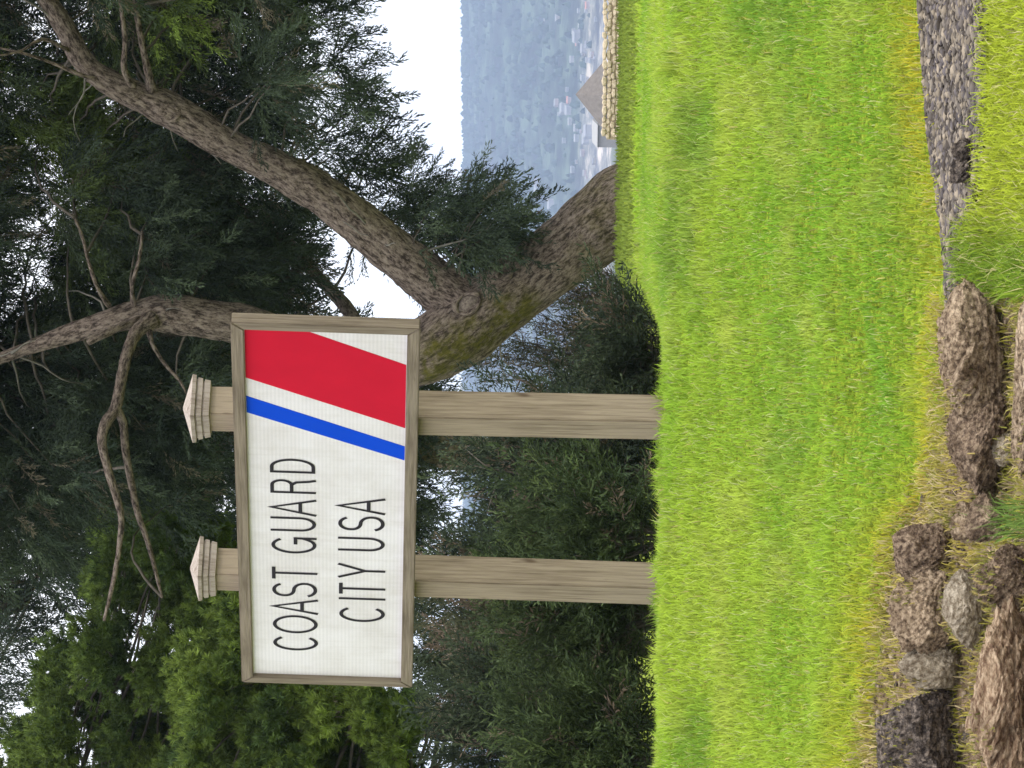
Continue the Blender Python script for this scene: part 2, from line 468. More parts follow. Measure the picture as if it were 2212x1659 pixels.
def hill_hit(px, py):
    v = ray(px, py); pts = np.outer(hy_s / v.y, np.array(v))
    b_ = pts[:, 2] < hill_z(pts[:, 0], pts[:, 1])
    return Vector(pts[int(np.argmax(b_))]) if b_.any() else None
spots = [(1253, 78, 24, 'white'), (1266, 105, 18, 'white'), (1240, 128, 14, 'white'), (1224, 235, 22, 'white'), (1234, 236, 20, 'white'),
         (1236, 262, 14, 'white'), (1278, 285, 26, 'white'), (1272, 300, 22, 'white'), (1166, 395, 18, 'white'), (1170, 415, 24, 'white'), (1196, 440, 20, 'white')]
r_ = random.Random(4)
for k in range(58):
    py = r_.uniform(-120, 620); px = 1296 - abs(r_.gauss(0, 1)) * 52
    if px < 1135: continue
    spots.append((px, py, r_.uniform(7, 15), r_.choice(['white', 'white', 'cream', 'grey', 'pink', 'grey'])))
for px, py, wpx, wk in spots:
    h = hill_hit(px, py)
    if h is None: continue
    s = wpx / ppm(h.y)
    e = empty('house', h); e.rotation_euler = (0, 0, r_.uniform(-0.5, 0.5))
    rk = r_.choice(['pale', 'pale', 'dark', 'red']) if wk != 'white' else 'pale'
    tag(e, 'small %s house with a %s roof in the hazy town on the far hillside' % ({'pink': 'pinkish'}.get(wk, wk), {'pale': 'pale grey', 'dark': 'dark', 'red': 'reddish'}[rk]), 'house', 'houses on the far hillside')
    hgt = min(s * 0.5, r_.uniform(3.2, 6.0))
    wo_ = link('wall', wallmesh[wk], e); wo_.scale = (s, s * 0.8, hgt)
    ro = link('roof', roofmesh[rk], e); ro.scale = (s, s * 0.8, s * 0.22); ro.location = (0, 0, hgt * 0.999)

# hip-roofed pavilion rising behind the stone wall
d_ = 430.0; q = ppm(d_)
ap = P(1243, 204, d_); half = 52 / q
eave = P(1303, 210, d_).z
gz0 = tz(ap.x, d_)
e = empty('pavilion', (ap.x, d_, gz0)); e.rotation_euler = (0, 0, R(41))
tag(e, 'hip-roofed brown pavilion rising behind the low stone wall', 'pavilion')
zz = eave - gz0
a_ = half * 1.0
bm = box_bm(-a_ * 0.8, a_ * 0.8, -a_ * 0.8, a_ * 0.8, -0.3, zz, 0)
bm_obj('wall', bm, mat_plain('pavilion_wall', (0.33, 0.29, 0.25), 0.85), e)
me = bpy.data.meshes.new('roof')
zt = ap.z - gz0
me.from_pydata([(-a_, -a_, zz), (a_, -a_, zz), (a_, a_, zz), (-a_, a_, zz), (0, 0, zt), (-a_, -a_, zz - 0.15), (a_, -a_, zz - 0.15), (a_, a_, zz - 0.15), (-a_, a_, zz - 0.15)], [],
               [(0, 1, 4), (1, 2, 4), (2, 3, 4), (3, 0, 4), (5, 6, 1, 0), (6, 7, 2, 1), (7, 8, 3, 2), (8, 5, 0, 3), (8, 7, 6, 5)])
me.materials.append(mat_noise('pavilion_shingles', [(0.3, (0.125, 0.11, 0.10)), (0.7, (0.2, 0.175, 0.16))], 3, 0.9, 0.3, 0.02))
link('roof', me, e)
for s in (-1, 1):
    wnd = bm_obj('window', box_bm(s * a_ * 0.4 - 0.35, s * a_ * 0.4 + 0.35, -a_ * 0.8 - 0.04, -a_ * 0.8 + 0.02, zz - 1.7, zz - 0.6), M['win'], e)

# long pale shed by the shore, half hidden by the leaning trunk
d_ = 620.0; q = ppm(d_)
c0 = P(1276, 282, d_); gz0 = tz(c0.x, d_)
e = empty('shed', (c0.x, d_, gz0)); e.rotation_euler = (0, 0, R(-12))
tag(e, 'long pale shed seen between pavilion and leaning trunk', 'shed')
ws = 48 / q; hs = P(1291, 282, d_).z - gz0
bm_obj('wall', box_bm(-ws / 2, ws / 2, -4, 4, -0.3, hs), WALLM['white'], e)
me = prism_roof(ws * 1.03, 8.6, P(1279, 282, d_).z - gz0 - hs, hs); me.materials.append(mat_plain('shed_roof', (0.3, 0.3, 0.31), 0.8)); link('roof', me, e)

# ------------------------------------------------------------------ low rubble wall at the lawn's far edge
d_ = 119.0
st_mat = mat_noise('pale_tan_stone', [(0.3, (0.40, 0.32, 0.22)), (0.7, (0.64, 0.54, 0.41))], 9, 0.9, 0.6, 0.02)
stone_meshes = []
for k in range(6):
    bm = bmesh.new(); bmesh.ops.create_icosphere(bm, subdivisions=1, radius=0.5)
    rr = random.Random(k)
    for v in bm.verts:
        v.co *= rr.uniform(0.8, 1.15); v.co.x = max(-0.46, min(0.46, v.co.x)); v.co.z = max(-0.42, min(0.42, v.co.z))
    me = bpy.data.meshes.new('stone'); bm.to_mesh(me); bm.free(); me.materials.append(st_mat); stone_meshes.append(me)
xa, xb = P(1310, 300, d_).x, P(1310, -330, d_).x
wall = empty('stone_wall', (xa, d_, tz(xa, d_)))
tag(wall, 'low wall of pale tan rubble along the lawn\'s far edge', 'wall')
rr = random.Random(8)
wtop = lambda x: P(1302, CY - x / d_ * FPX, d_).z
zb = wtop(xa) - 0.37
row_h = 0.1
bm = box_bm(xa, xb, d_ + 0.02, d_ + 0.35, zb, wtop(xa) - 0.09)
core = bm_obj('mortar_core', bm, mat_noise('wall_mortar', [(0.3, (0.30, 0.235, 0.165)), (0.7, (0.44, 0.355, 0.26))], 12, 0.95, 0.5, 0.01), wall)
core.matrix_parent_inverse = Matrix.Translation(-wall.location)
zc = zb + row_h / 2; row = 0
cnt = 0
while zc < wtop(xb) + 0.02 and cnt < 296:
    x = xa + (0.05 if row % 2 else 0)
    while x < xb and cnt < 297:
        wd = rr.uniform(0.11, 0.24)
        if zc < wtop(x) + 0.0:
            o = link('stone', rr.choice(stone_meshes), wall)
            o.location = Vector((x + wd / 2, d_ + rr.uniform(-0.03, 0.03), zc + rr.uniform(-0.02, 0.02))) - wall.location
            o.scale = (wd * 1.22, 0.13, row_h * rr.uniform(1.15, 1.6)); o.rotation_euler = (0, rr.uniform(-0.15, 0.15), 0)
            cnt += 1
        x += wd
    zc += row_h; row += 1

# ------------------------------------------------------------------ the sign
TH = R(57)
D_S = 20.0
sax = Vector((math.cos(TH), -math.sin(TH), 0)); nax = Vector((-math.sin(TH), -math.cos(TH), 0))
S0 = P(705, 1081, D_S)
POST = 0.122
FD = 0.045           # frame depth
def on_plane(px, py, off=0.0):
    v = ray(px, py); p0 = S0 + nax * off
    return v * (p0.dot(nax) / v.dot(nax))
def z4(X, Y):        # coordinates read off the enlarged sign -> photo pixels
    return 329 + X / 1.89, 631 + Y / 1.89
cTR, cTL, cBL, cBR = [on_plane(*z4(*c)) for c in ((317, 92), (368, 1570), (1060, 1600), (1097, 140))]
mid_r, mid_l = (cTR + cBR) / 2, (cTL + cBL) / 2
ctr = (mid_r + mid_l) / 2
ex = (mid_r - mid_l); W = ex.length; ex.normalize()
ez = nax.cross(ex) * -1
if ez.z < 0: ez = -ez
H = ((cTR - cBR).dot(ez) + (cTL - cBL).dot(ez)) / 2
SM = Matrix((ex, -nax, ez)).transposed().to_4x4()      # local x along, y into the sign, z up
SM.translation = ctr
SMi = SM.inverted()
print('SIGN', W, H, ex, 'skew', (cTR - cBR).normalized().dot(ex), (cTL - cBL).normalized().dot(ex))
def st(X, Y):
    """enlarged-sign coordinates -> local (x, z) on the panel"""
    p = SMi @ on_plane(*z4(X, Y)); return p.x, p.z

gl = ground_hit(1442, 1255, 18, 24); gr = ground_hit(1445, 900, 18, 24)
root = empty('city_sign', None, Matrix.Translation((gl + gr) / 2))
tag(root, 'white city sign with red and blue slashes in a timber frame on two posts', 'sign')
RI = root.matrix_world.inverted()
def child(o, mw, parent=root):
    o.parent = parent
    o.matrix_parent_inverse = parent.matrix_world.inverted()
    o.matrix_world = mw
    return o
FW = 0.046
def prism(name, prof, y0, y1, mat, mw, parent=root, bev=0.0):
    bm = bmesh.new()
    a = [bm.verts.new((x, y0, z)) for x, z in prof]; b = [bm.verts.new((x, y1, z)) for x, z in prof]
    bm.faces.new(a[::-1]); bm.faces.new(b)
    k = len(prof)
    for i in range(k): bm.faces.new((a[i], a[(i + 1) % k], b[(i + 1) % k], b[i]))
    bmesh.ops.recalc_face_normals(bm, faces=bm.faces[:])
    if bev: bmesh.ops.bevel(bm, geom=bm.edges[:], offset=bev, segments=2, affect='EDGES')
    me = bpy.data.meshes.new(name); bm.to_mesh(me); bm.free(); me.materials.append(mat)
    o = bpy.data.objects.new(name, me); C.objects.link(o)
    bpy.context.view_layer.update()
    return child(o, mw, parent)
# mitred frame rails, each modelled with its grain along local x
def rail(L, mw, w_=FW):
    g = 0.0012
    return prism('frame_rail', [(-L / 2 + g, w_ / 2), (L / 2 - g, w_ / 2), (L / 2 - w_ - g, -w_ / 2), (-L / 2 + w_ + g, -w_ / 2)], 0, FD, M['framewood'], mw, bev=0.003)
RY = lambda a: Matrix.Rotation(a, 4, 'Y')
rail(W, SM @ Matrix.Translation((0, -FD / 2, H / 2 - FW / 2)))
rail(W, SM @ Matrix.Translation((0, -FD / 2, -H / 2 + FW / 2)) @ RY(math.pi))
rail(H, SM @ Matrix.Translation((W / 2 - FW / 2, -FD / 2, 0)) @ RY(math.pi / 2))
rail(H, SM @ Matrix.Translation((-W / 2 + FW / 2, -FD / 2, 0)) @ RY(-math.pi / 2))
PF = -0.004          # panel face, recessed behind the frame face
x0, x1, z0_, z1_ = -W / 2 + FW - 0.004, W / 2 - FW + 0.004, -H / 2 + FW - 0.004, H / 2 - FW + 0.004
panel = prism('sign_panel', [(x0, z0_), (x1, z0_), (x1, z1_), (x0, z1_)], PF, FD / 2 + 0.002, M['panel'], SM)
xi0, xi1, zi0, zi1 = x0 + 0.006, x1 - 0.006, z0_ + 0.006, z1_ - 0.006
def clampz(p): return (min(max(p[0], xi0), xi1), min(max(p[1], zi0), zi1))
def ext(pa, pb, z):   # point on line pa-pb at height z
    t = (z - pa[1]) / (pb[1] - pa[1]); return (pa[0] + t * (pb[0] - pa[0]), z)
ra, rb = st(385, 345), st(1045, 555)
rc, rd = st(697, 177), st(1048, 297)
s2 = (rd[0] - rc[0]) / (rd[1] - rc[1]); zc_ = rc[1] + (xi1 - rc[0]) / s2
redp = [ext(ra, rb, zi1), (xi1, zi1), (xi1, zc_), ext(rc, rd, zi0), ext(ra, rb, zi0)]
prism('red_slash', redp, PF - 0.0012, PF + 0.001, M['red'], SM, panel)
ba, bb, bc, bd = st(381, 418), st(1044, 630), st(383, 485), st(1042, 686)
prism('blue_slash', [ext(ba, bb, zi1), ext(ba, bb, zi0), ext(bc, bd, zi0), ext(bc, bd, zi1)], PF - 0.0012, PF + 0.001, M['blue'], SM, panel)

# lettering: even-width strokes drawn on a unit cell (x 0..1, y 0..1)
def arc(cx, cy, rx, ry, a0, a1, n=14):
    return [(cx + rx * math.cos(R(a0 + (a1 - a0) * k / n)), cy + ry * math.sin(R(a0 + (a1 - a0) * k / n))) for k in range(n + 1)]
GL = {
 'C': [arc(0.5, 0.5, 0.5, 0.5, 42, 318, 30)],
 'O': [arc(0.5, 0.5, 0.5, 0.5, 0, 360, 40)],
 'A': [[(0.0, -0.055), (0.5, 1.03), (1.0, -0.055)], [(0.17, 0.33), (0.83, 0.33)]],
 'S': [arc(0.5, 0.76, 0.43, 0.24, 20, 180, 14) + arc(0.5, 0.73, 0.43, 0.21, 180, 258, 7)[1:] + arc(0.5, 0.265, 0.47, 0.255, 78, 0, 8) + arc(0.5, 0.25, 0.47, 0.25, 0, -165, 14)[1:]],
 'T': [[(0.0, 1.0), (1.0, 1.0)], [(0.5, 1.0), (0.5, -0.055)]],
 'G': [arc(0.5, 0.5, 0.5, 0.5, 40, 300, 28) + [(0.86, 0.16), (0.96, 0.3), (0.96, 0.46), (0.55, 0.46)], [(0.96, 0.36), (0.96, -0.05)]],
 'U': [[(0, 1.055), (0, 0.34)] + arc(0.5, 0.34, 0.5, 0.34, 180, 360, 18)[1:] + [(1, 1.055)]],
 'R': [[(0, -0.055), (0, 1.0), (0.6, 1.0)] + arc(0.6, 0.765, 0.36, 0.235, 90, -90, 14)[1:] + [(0, 0.53)], [(0.62, 0.53), (0.82, 0.42), (0.9, 0.12), (1.0, -0.055)]],
 'D': [[(0, 0.0), (0, 1.0), (0.42, 1.0)] + arc(0.42, 0.5, 0.56, 0.5, 90, -90, 20)[1:] + [(0, 0.0)]],
 'I': [[(0.5, -0.055), (0.5, 1.055)]],
 'Y': [[(0.0, 1.055), (0.5, 0.42), (1.0, 1.055)], [(0.5, 0.44), (0.5, -0.055)]],
}
def stroke(bm, pts, wd, y):
    closed = (abs(pts[0][0] - pts[-1][0]) + abs(pts[0][1] - pts[-1][1])) < 1e-6
    if closed: pts = pts[:-1]
    n = len(pts); L, Rr = [], []
    for i, p in enumerate(pts):
        a = pts[(i - 1) % n] if (closed or i > 0) else None
        b = pts[(i + 1) % n] if (closed or i < n - 1) else None
        d1 = Vector((p[0] - a[0], p[1] - a[1])).normalized() if a else None
        d2 = Vector((b[0] - p[0], b[1] - p[1])).normalized() if b else None
        if d1 is None: d1 = d2
        if d2 is None: d2 = d1
        t = (d1 + d2).normalized(); nn = Vector((-t.y, t.x)); k = max(0.45, nn.dot(Vector((-d1.y, d1.x))))
        L.append(bm.verts.new((p[0] + nn.x * wd / 2 / k, y, p[1] + nn.y * wd / 2 / k)))
        Rr.append(bm.verts.new((p[0] - nn.x * wd / 2 / k, y, p[1] - nn.y * wd / 2 / k)))
    for i in range(n if closed else n - 1):
        j = (i + 1) % n
        bm.faces.new((L[i], Rr[i], Rr[j], L[j]))
def letter(ch, Xt, Xb, Ya, Yb):
    """Xt/Xb: top and bottom of the letter, Ya/Yb: its right and left edge in enlarged-sign coordinates"""
    lx, lz0 = st(Xb, Yb); rx, _ = st(Xb, Ya); _, lz1 = st((Xt), (Ya + Yb) / 2); _, lz0 = st(Xb, (Ya + Yb) / 2)
    wd = (lz1 - lz0) * 0.082
    if ch == 'I': lx, rx = (lx + rx) / 2 - 0.01, (lx + rx) / 2 + 0.01
    x_a, x_b, za, zb2 = lx + wd / 2, rx - wd / 2, lz0 + wd / 2, lz1 - wd / 2
    bm = bmesh.new()
    for i, s in enumerate(GL[ch]):
        stroke(bm, [(x_a + (x_b - x_a) * u, za + (zb2 - za) * v) for u, v in s], wd, PF - 0.0016 - 0.0003 * i)
    me = bpy.data.meshes.new('letter'); bm.normal_update(); bm.to_mesh(me); bm.free(); me.materials.append(M['ink'])
    o = bpy.data.objects.new('letter', me); C.objects.link(o)
    bpy.context.view_layer.update()
    child(o, SM, panel)
l1 = [('D', 678, 737), ('R', 762, 820), ('A', 843, 913), ('U', 917, 975), ('G', 997, 1065), ('T', 1118, 1174), ('S', 1183, 1245), ('A', 1251, 1314), ('O', 1318, 1391), ('C', 1399, 1461)]
for ch, a, b_ in l1:
    t = (a - 678) / (1461 - 678); letter(ch, 480 + 15 * t, 665 + 13 * t, a, b_)
l2 = [('A', 838, 907), ('S', 912, 976), ('U', 1000, 1056), ('Y', 1106, 1168), ('T', 1184, 1236), ('I', 1246, 1256), ('C', 1280, 1345)]
for ch, a, b_ in l2:
    t = (a - 840) / (1345 - 840); letter(ch, 758 + 6 * t, 949 + 1 * t, a, b_)

# two square posts behind the sign, each with a moulded pyramid cap
poff = -(FD / 2 + POST / 2 + 0.001)
for k, (pxt, pyt, pxb, pyb) in enumerate(((448, 883, 1452, 902), (461, 1229, 1450, 1262))):
    a = on_plane(pxt, pyt, poff); b = on_plane(pxb, pyb, poff)
    axis = (a - b).normalized()
    b2 = b - axis * 0.25
    L = (a - b2).length
    X = axis; Y = (-nax - X * (-nax).dot(X)).normalized(); Z = X.cross(Y)
    mw = Matrix((X, Y, Z)).transposed().to_4x4(); mw.translation = b2
    bm = box_bm(0, L, -POST / 2, POST / 2, -POST / 2, POST / 2, 0.004)
    me = bpy.data.meshes.new('post'); bm.to_mesh(me); bm.free(); me.materials.append(M['wood'])
    post = bpy.data.objects.new('post', me); C.objects.link(post); bpy.context.view_layer.update(); child(post, mw)
    bpy.context.view_layer.update()
    # cap: square rings lofted up the post axis (local x)
    prof = [(-0.004, 0.5), (0.0, 0.62), (0.02, 0.645), (0.022, 0.60), (0.026, 0.60), (0.028, 0.665), (0.045, 0.685), (0.047, 0.65), (0.050, 0.65), (0.052, 0.735), (0.066, 0.755), (0.102, 0.03)]
    bm = bmesh.new(); rings = []
    for h_, r in prof:
        r *= POST
        rings.append([bm.verts.new((h_ - 0.012, sy * r, sz * r)) for sy, sz in ((-1, -1), (1, -1), (1, 1), (-1, 1))])
    for i in range(len(rings) - 1):
        for j in range(4):
            bm.faces.new((rings[i][j], rings[i][(j + 1) % 4], rings[i + 1][(j + 1) % 4], rings[i + 1][j]))
    bm.faces.new(rings[0][::-1]); bm.faces.new(rings[-1])
    bmesh.ops.recalc_face_normals(bm, faces=bm.faces[:])
    me = bpy.data.meshes.new('post_cap'); bm.to_mesh(me); bm.free(); me.materials.append(M['cap'])
    cp = bpy.data.objects.new('post_cap', me); C.objects.link(cp); bpy.context.view_layer.update()
    child(cp, mw @ Matrix.Translation((L, 0, 0)), post)

# ------------------------------------------------------------------ rocks and clods at the foot of the bank
def mat_rock(name, stops, scale=48, sc3=None, bs=1.0):
    st_ = [(0.5 + (p - 0.5) * 0.5, c) for p, c in stops]
    m = mat_noise(name, st_, scale * 1.3, 0.95, bs, 0.05, 12, sc3, 80, 0.1)
    n = m.node_tree.nodes; l = m.node_tree.links; b = n['Principled BSDF']
    src = b.inputs['Base Color'].links[0].from_socket            # broad staining over the grain
    nz = noise_node(n, l, 7, 5, 0.6); r = ramp(n, [(0.36, (0.78, 0.70, 0.62)), (0.62, (1.55, 1.46, 1.34))]); l.new(nz.outputs[0], r.inputs[0])
    mu = n.new('ShaderNodeMix'); mu.data_type = 'RGBA'; mu.blend_type = 'MULTIPLY'; mu.inputs[0].default_value = 1
    l.new(src, mu.inputs[6]); l.new(r.outputs[0], mu.inputs[7]); l.new(mu.outputs[2], b.inputs['Base Color'])
    return m
ROCKM = {
 'brown': mat_rock('brown_earthy_rock', [(0.3, (0.16, 0.12, 0.088)), (0.5, (0.41, 0.32, 0.235)), (0.7, (0.62, 0.51, 0.39))]),
 'dark': mat_rock('dark_brown_rock', [(0.3, (0.11, 0.08, 0.062)), (0.52, (0.30, 0.23, 0.175)), (0.72, (0.5, 0.4, 0.305))]),
 'pale': mat_rock('pale_grey_rock', [(0.3, (0.24, 0.2, 0.15)), (0.5, (0.42, 0.37, 0.3)), (0.7, (0.58, 0.53, 0.45))]),
 'charcoal': mat_rock('charcoal_rock', [(0.3, (0.06, 0.052, 0.052)), (0.52, (0.18, 0.158, 0.15)), (0.72, (0.38, 0.33, 0.3))]),
 'tan': mat_rock('tan_layered_rock', [(0.3, (0.2, 0.13, 0.09)), (0.5, (0.42, 0.31, 0.22)), (0.7, (0.6, 0.48, 0.36))], 40, (0.75, 1.0, 1.5)),
 'black': mat_rock('dark_clod', [(0.3, (0.03, 0.027, 0.022)), (0.7, (0.11, 0.095, 0.08))]),
}
ROCKTOP = []
def rock(px0, px1, py0, py1, kind, label, seed, sink=0.25, bumpy=0.22, depth=0.9):
    """bounds in photo pixels; distance from the ground it lies on"""
    base = ground_hit(px1 - (px1 - px0) * 0.12, (py0 + py1) / 2, 12.8, 22)
    d = base.y
    q = ppm(d)
    c = P((px0 + px1) / 2, (py0 + py1) / 2, d)
    hz, hxw = (px1 - px0) / 2 / q, (py1 - py0) / 2 / q
    bm = bmesh.new(); bmesh.ops.create_icosphere(bm, subdivisions=6, radius=1.0)
    co = np.array([v.co for v in bm.verts])
    rg = np.random.default_rng(seed)
    off = rg.uniform(0, 50, 3)
    n3 = lambda s, k: fbm(co[:, 0] * s + off[0] + co[:, 2] * s * 0.7, co[:, 1] * s + off[1] - co[:, 2] * s * 0.6, seed + k, 4)
    rad = 1 + bumpy * 2.2 * n3(1.1, 1) + bumpy * 1.3 * n3(3.2, 2) + bumpy * 0.8 * n3(8.5, 3) + bumpy * 0.4 * n3(20, 4)
    pw = co * rad[:, None]
    for _ in range(13):                                        # broken facets
        nv = rg.normal(0, 1, 3); nv /= np.linalg.norm(nv); hh_ = rg.uniform(0.6, 0.92)
        dd_ = np.maximum(0, pw @ nv - hh_); pw = pw - nv * dd_[:, None] * 0.9
    pw = pw * (1 + bumpy * 0.7 * n3(5, 5) - bumpy * 0.55 * np.abs(n3(9, 7)) * 2 + bumpy * 0.6 * n3(18, 6) + bumpy * 0.4 * n3(34, 8) + bumpy * 0.3 * n3(60, 9))[:, None]
    P_ = pw * np.array([hxw, max(hxw, hz) * depth * 0.9, hz])
    P_[:, 0] *= hxw / max(1e-6, np.abs(P_[:, 0]).max()); P_[:, 2] *= hz / max(1e-6, np.abs(P_[:, 2]).max())
    for v, p in zip(bm.verts, P_): v.co = p
    o = bm_obj('rock', bm, ROCKM[kind], None, True)
    o.location = c + Vector((0, max(hxw, hz) * depth * 0.45, 0))
    ok = P_[:, 2] > hz * 0.25; k_ = np.nonzero(ok)[0]; k_ = k_[rg.integers(0, len(k_), int(420 * hxw / 0.15))]
    ROCKTOP.append(P_[k_] + np.array(o.location) + rg.normal(0, 0.006, (len(k_), 3)))
    tag(o, label, 'rock', 'rocks at the foot of the bank')
    return o
rock(2028, 2205, 600, 935, 'brown', 'broad earthy brown rock under the lawn edge beside the gravel strip', 1)
rock(2045, 2205, 800, 1098, 'dark', 'dark brown rock tapering away beside the broad earthy brown rock', 2, bumpy=0.26)
rock(2044, 2100, 925, 1000, 'charcoal', 'small grey knob on top of the dark brown rock', 12)
rock(1918, 2070, 1122, 1285, 'dark', 'squat brown clod half covered by dry yellow grass', 3)
rock(1915, 2090, 1228, 1425, 'brown', 'blocky brown rock between squat clod and pale grey stone', 4)
rock(1940, 2105, 1388, 1515, 'pale', 'pale grey stone leaning on the charcoal rock', 5, bumpy=0.16)
rock(1885, 2105, 1468, 1745, 'charcoal', 'large charcoal rock next to the pale grey stone', 6)
rock(2035, 2150, 1230, 1420, 'pale', 'pale slanting slab below the blocky brown rock', 7, bumpy=0.18)
rock(2078, 2290, 1290, 1800, 'tan', 'long tan layered rock lying below the charcoal rock', 8, bumpy=0.25)
rock(2100, 2250, 1165, 1330, 'dark', 'hollowed dark clod by the green tuft', 9, bumpy=0.3)
rock(2176, 2250, 1372, 1480, 'tan', 'small reddish lump on the road side of the tan layered rock', 10)
rock(2140, 2200, 930, 1010, 'pale', 'small cream lump at the foot of the dark brown rock', 13)
rock(2190, 2320, 560, 1130, 'brown', 'low brown earth shelf below the broad earthy brown rock', 15, bumpy=0.28)
rock(2040, 2130, 1075, 1175, 'brown', 'mossy earth lump above the green tuft', 16, bumpy=0.28)
rock(2085, 2190, 1060, 1190, 'dark', 'crumbling earth lump beside the hollowed dark clod', 17, bumpy=0.3)
rock(2052, 2120, 296, 356, 'charcoal', 'dark grey clod lying on the gravel strip', 11, bumpy=0.5)
rock(2040, 2116, 338, 404, 'charcoal', 'ragged dark grey lump touching the clod on the gravel strip', 18, bumpy=0.5)
rock(2096, 2130, 395, 440, 'black', 'smaller dark clod in the grass beside the gravel strip', 14, bumpy=0.3)

# ------------------------------------------------------------------ gravel strip along the foot of the bank
GTOP = np.array([(-900, 1985), (0, 1990), (300, 2012), (500, 2042), (620, 2050), (700, 2060)], float)
GBOT = np.array([(-900, 2150), (0, 2130), (250, 2125), (420, 2112), (560, 2090), (620, 2075), (700, 2062)], float)
V, F = [], []
cols = np.arange(-700, 701, 20)
for py in cols:
    a = np.interp(py, GTOP[:, 0], GTOP[:, 1]) - 6; b = np.interp(py, GBOT[:, 0], GBOT[:, 1]) + 8
    for k in range(9):
        h = ground_hit(a + (b - a) * k / 8, py, 12.8, 22); V.append((h.x, h.y, tz(h.x, h.y) + 0.006))
for i in range(len(cols) - 1):
    for k in range(8): F.append((i * 9 + k, i * 9 + k + 1, i * 9 + 10 + k, i * 9 + 9 + k))
gs = link('gravel_strip', mesh_np('gravel_strip', np.array(V), np.array(F), mat_noise('gravel_bed', [(0.3, (0.06, 0.05, 0.042)), (0.7, (0.17, 0.14, 0.118))], 60, 0.95, 1.0, 0.02), None, True))
tag(gs, 'grey gravel strip along the foot of the bank', 'gravel strip', kind='structure')
rng = np.random.default_rng(11)
n_p = 9000
ppy = rng.uniform(-500, 690, n_p); u = rng.random(n_p)
ga = np.interp(ppy, GTOP[:, 0], GTOP[:, 1]); gb = np.interp(ppy, GBOT[:, 0], GBOT[:, 1])
ppx = ga + (gb - ga) * u
# quick ground lookup on a coarse grid of rays
def hits(px, py):
    out = np.zeros((len(px), 3)); 
    dirs = np.stack([np.array(ray(a, b)) for a, b in zip(px, py)])
    dirs /= dirs[:, 1:2]
    lo = np.full(len(px), 12.8); hi = np.full(len(px), 24.0)
    for _ in range(26):
        md = (lo + hi) / 2; p = dirs * md[:, None]
        below = p[:, 2] < terrain(p[:, 0], p[:, 1])
        hi = np.where(below, md, hi); lo = np.where(below, lo, md)
    p = dirs * lo[:, None]; p[:, 2] = terrain(p[:, 0], p[:, 1]); return p
pos = hits(ppx, ppy)
oct_ = np.array([(1, 0, 0), (0, 1, 0), (-1, 0, 0), (0, -1, 0), (0, 0, 1), (0, 0, -1.), (.6, .6, .6), (-.6, .6, .6), (-.6, -.6, .6), (.6, -.6, .6)])
of = np.array([(0, 6, 9), (6, 0, 1), (1, 7, 6), (7, 1, 2), (2, 8, 7), (8, 2, 3), (3, 9, 8), (9, 3, 0), (4, 6, 7), (4, 7, 8), (4, 8, 9), (4, 9, 6), (5, 1, 0), (5, 2, 1), (5, 3, 2), (5, 0, 3)])
sz = np.abs(rng.normal(0.005, 0.0035, n_p)) + 0.0045
V = oct_[None] * (1 + rng.normal(0, 0.15, (n_p, 10, 1)))
an = rng.uniform(0, 6.28, n_p); ca, sa = np.cos(an)[:, None], np.sin(an)[:, None]
V = np.stack([(V[..., 0] * 1.5 * ca - V[..., 1] * sa), (V[..., 0] * 1.5 * sa + V[..., 1] * ca), V[..., 2] * 0.75], -1) * sz[:, None, None]
V += (pos + np.array([0, 0, 0.008]))[:, None, :]
base = np.array([(0.16, 0.136, 0.118), (0.23, 0.195, 0.16), (0.075, 0.062, 0.053), (0.31, 0.255, 0.195), (0.13, 0.113, 0.115)])
pc = base[rng.integers(0, 5, n_p)] * rng.uniform(0.5, 1.0, (n_p, 1))
F = (of[None] + (np.arange(n_p) * 10)[:, None, None]).reshape(-1, 3)
gv = link('gravel', mesh_np('gravel', V.reshape(-1, 3), F, mat_leaf('gravel_stone', 0.0, 0.9), np.repeat(pc, 10, 0)))
tag(gv, 'loose grey and tan pebbles of the gravel strip', 'gravel', kind='stuff')

n_p = 3600
ppy = rng.uniform(600, 1900, n_p); u = rng.random(n_p)
ppx = np.minimum(lawn_edge(ppy) + 10 + u ** 1.2 * 420, 2300)
pos = hits(ppx, ppy)
V = oct_[None] * (1 + rng.normal(0, 0.22, (n_p, 10, 1)))
sz = np.abs(rng.normal(0, 0.0045, n_p)) + 0.002
an = rng.uniform(0, 6.28, n_p); ca, sa = np.cos(an)[:, None], np.sin(an)[:, None]
V = np.stack([(V[..., 0] * 1.4 * ca - V[..., 1] * sa), (V[..., 0] * 1.4 * sa + V[..., 1] * ca), V[..., 2] * 1.0], -1) * sz[:, None, None]
V += pos[:, None, :]
base = np.array([(0.17, 0.125, 0.085), (0.22, 0.17, 0.12), (0.10, 0.075, 0.055), (0.3, 0.24, 0.17), (0.08, 0.065, 0.055)])
pc = base[rng.integers(0, 5, n_p)] * rng.uniform(0.7, 1.2, (n_p, 1))
F = (of[None] + (np.arange(n_p) * 10)[:, None, None]).reshape(-1, 3)
cd = link('soil_crumbs', mesh_np('soil_crumbs', V.reshape(-1, 3), F, mat_leaf('soil_crumb', 0.0, 0.95), np.repeat(pc, 10, 0)))
tag(cd, 'crumbled brown soil scattered between the rocks', 'soil', kind='stuff')

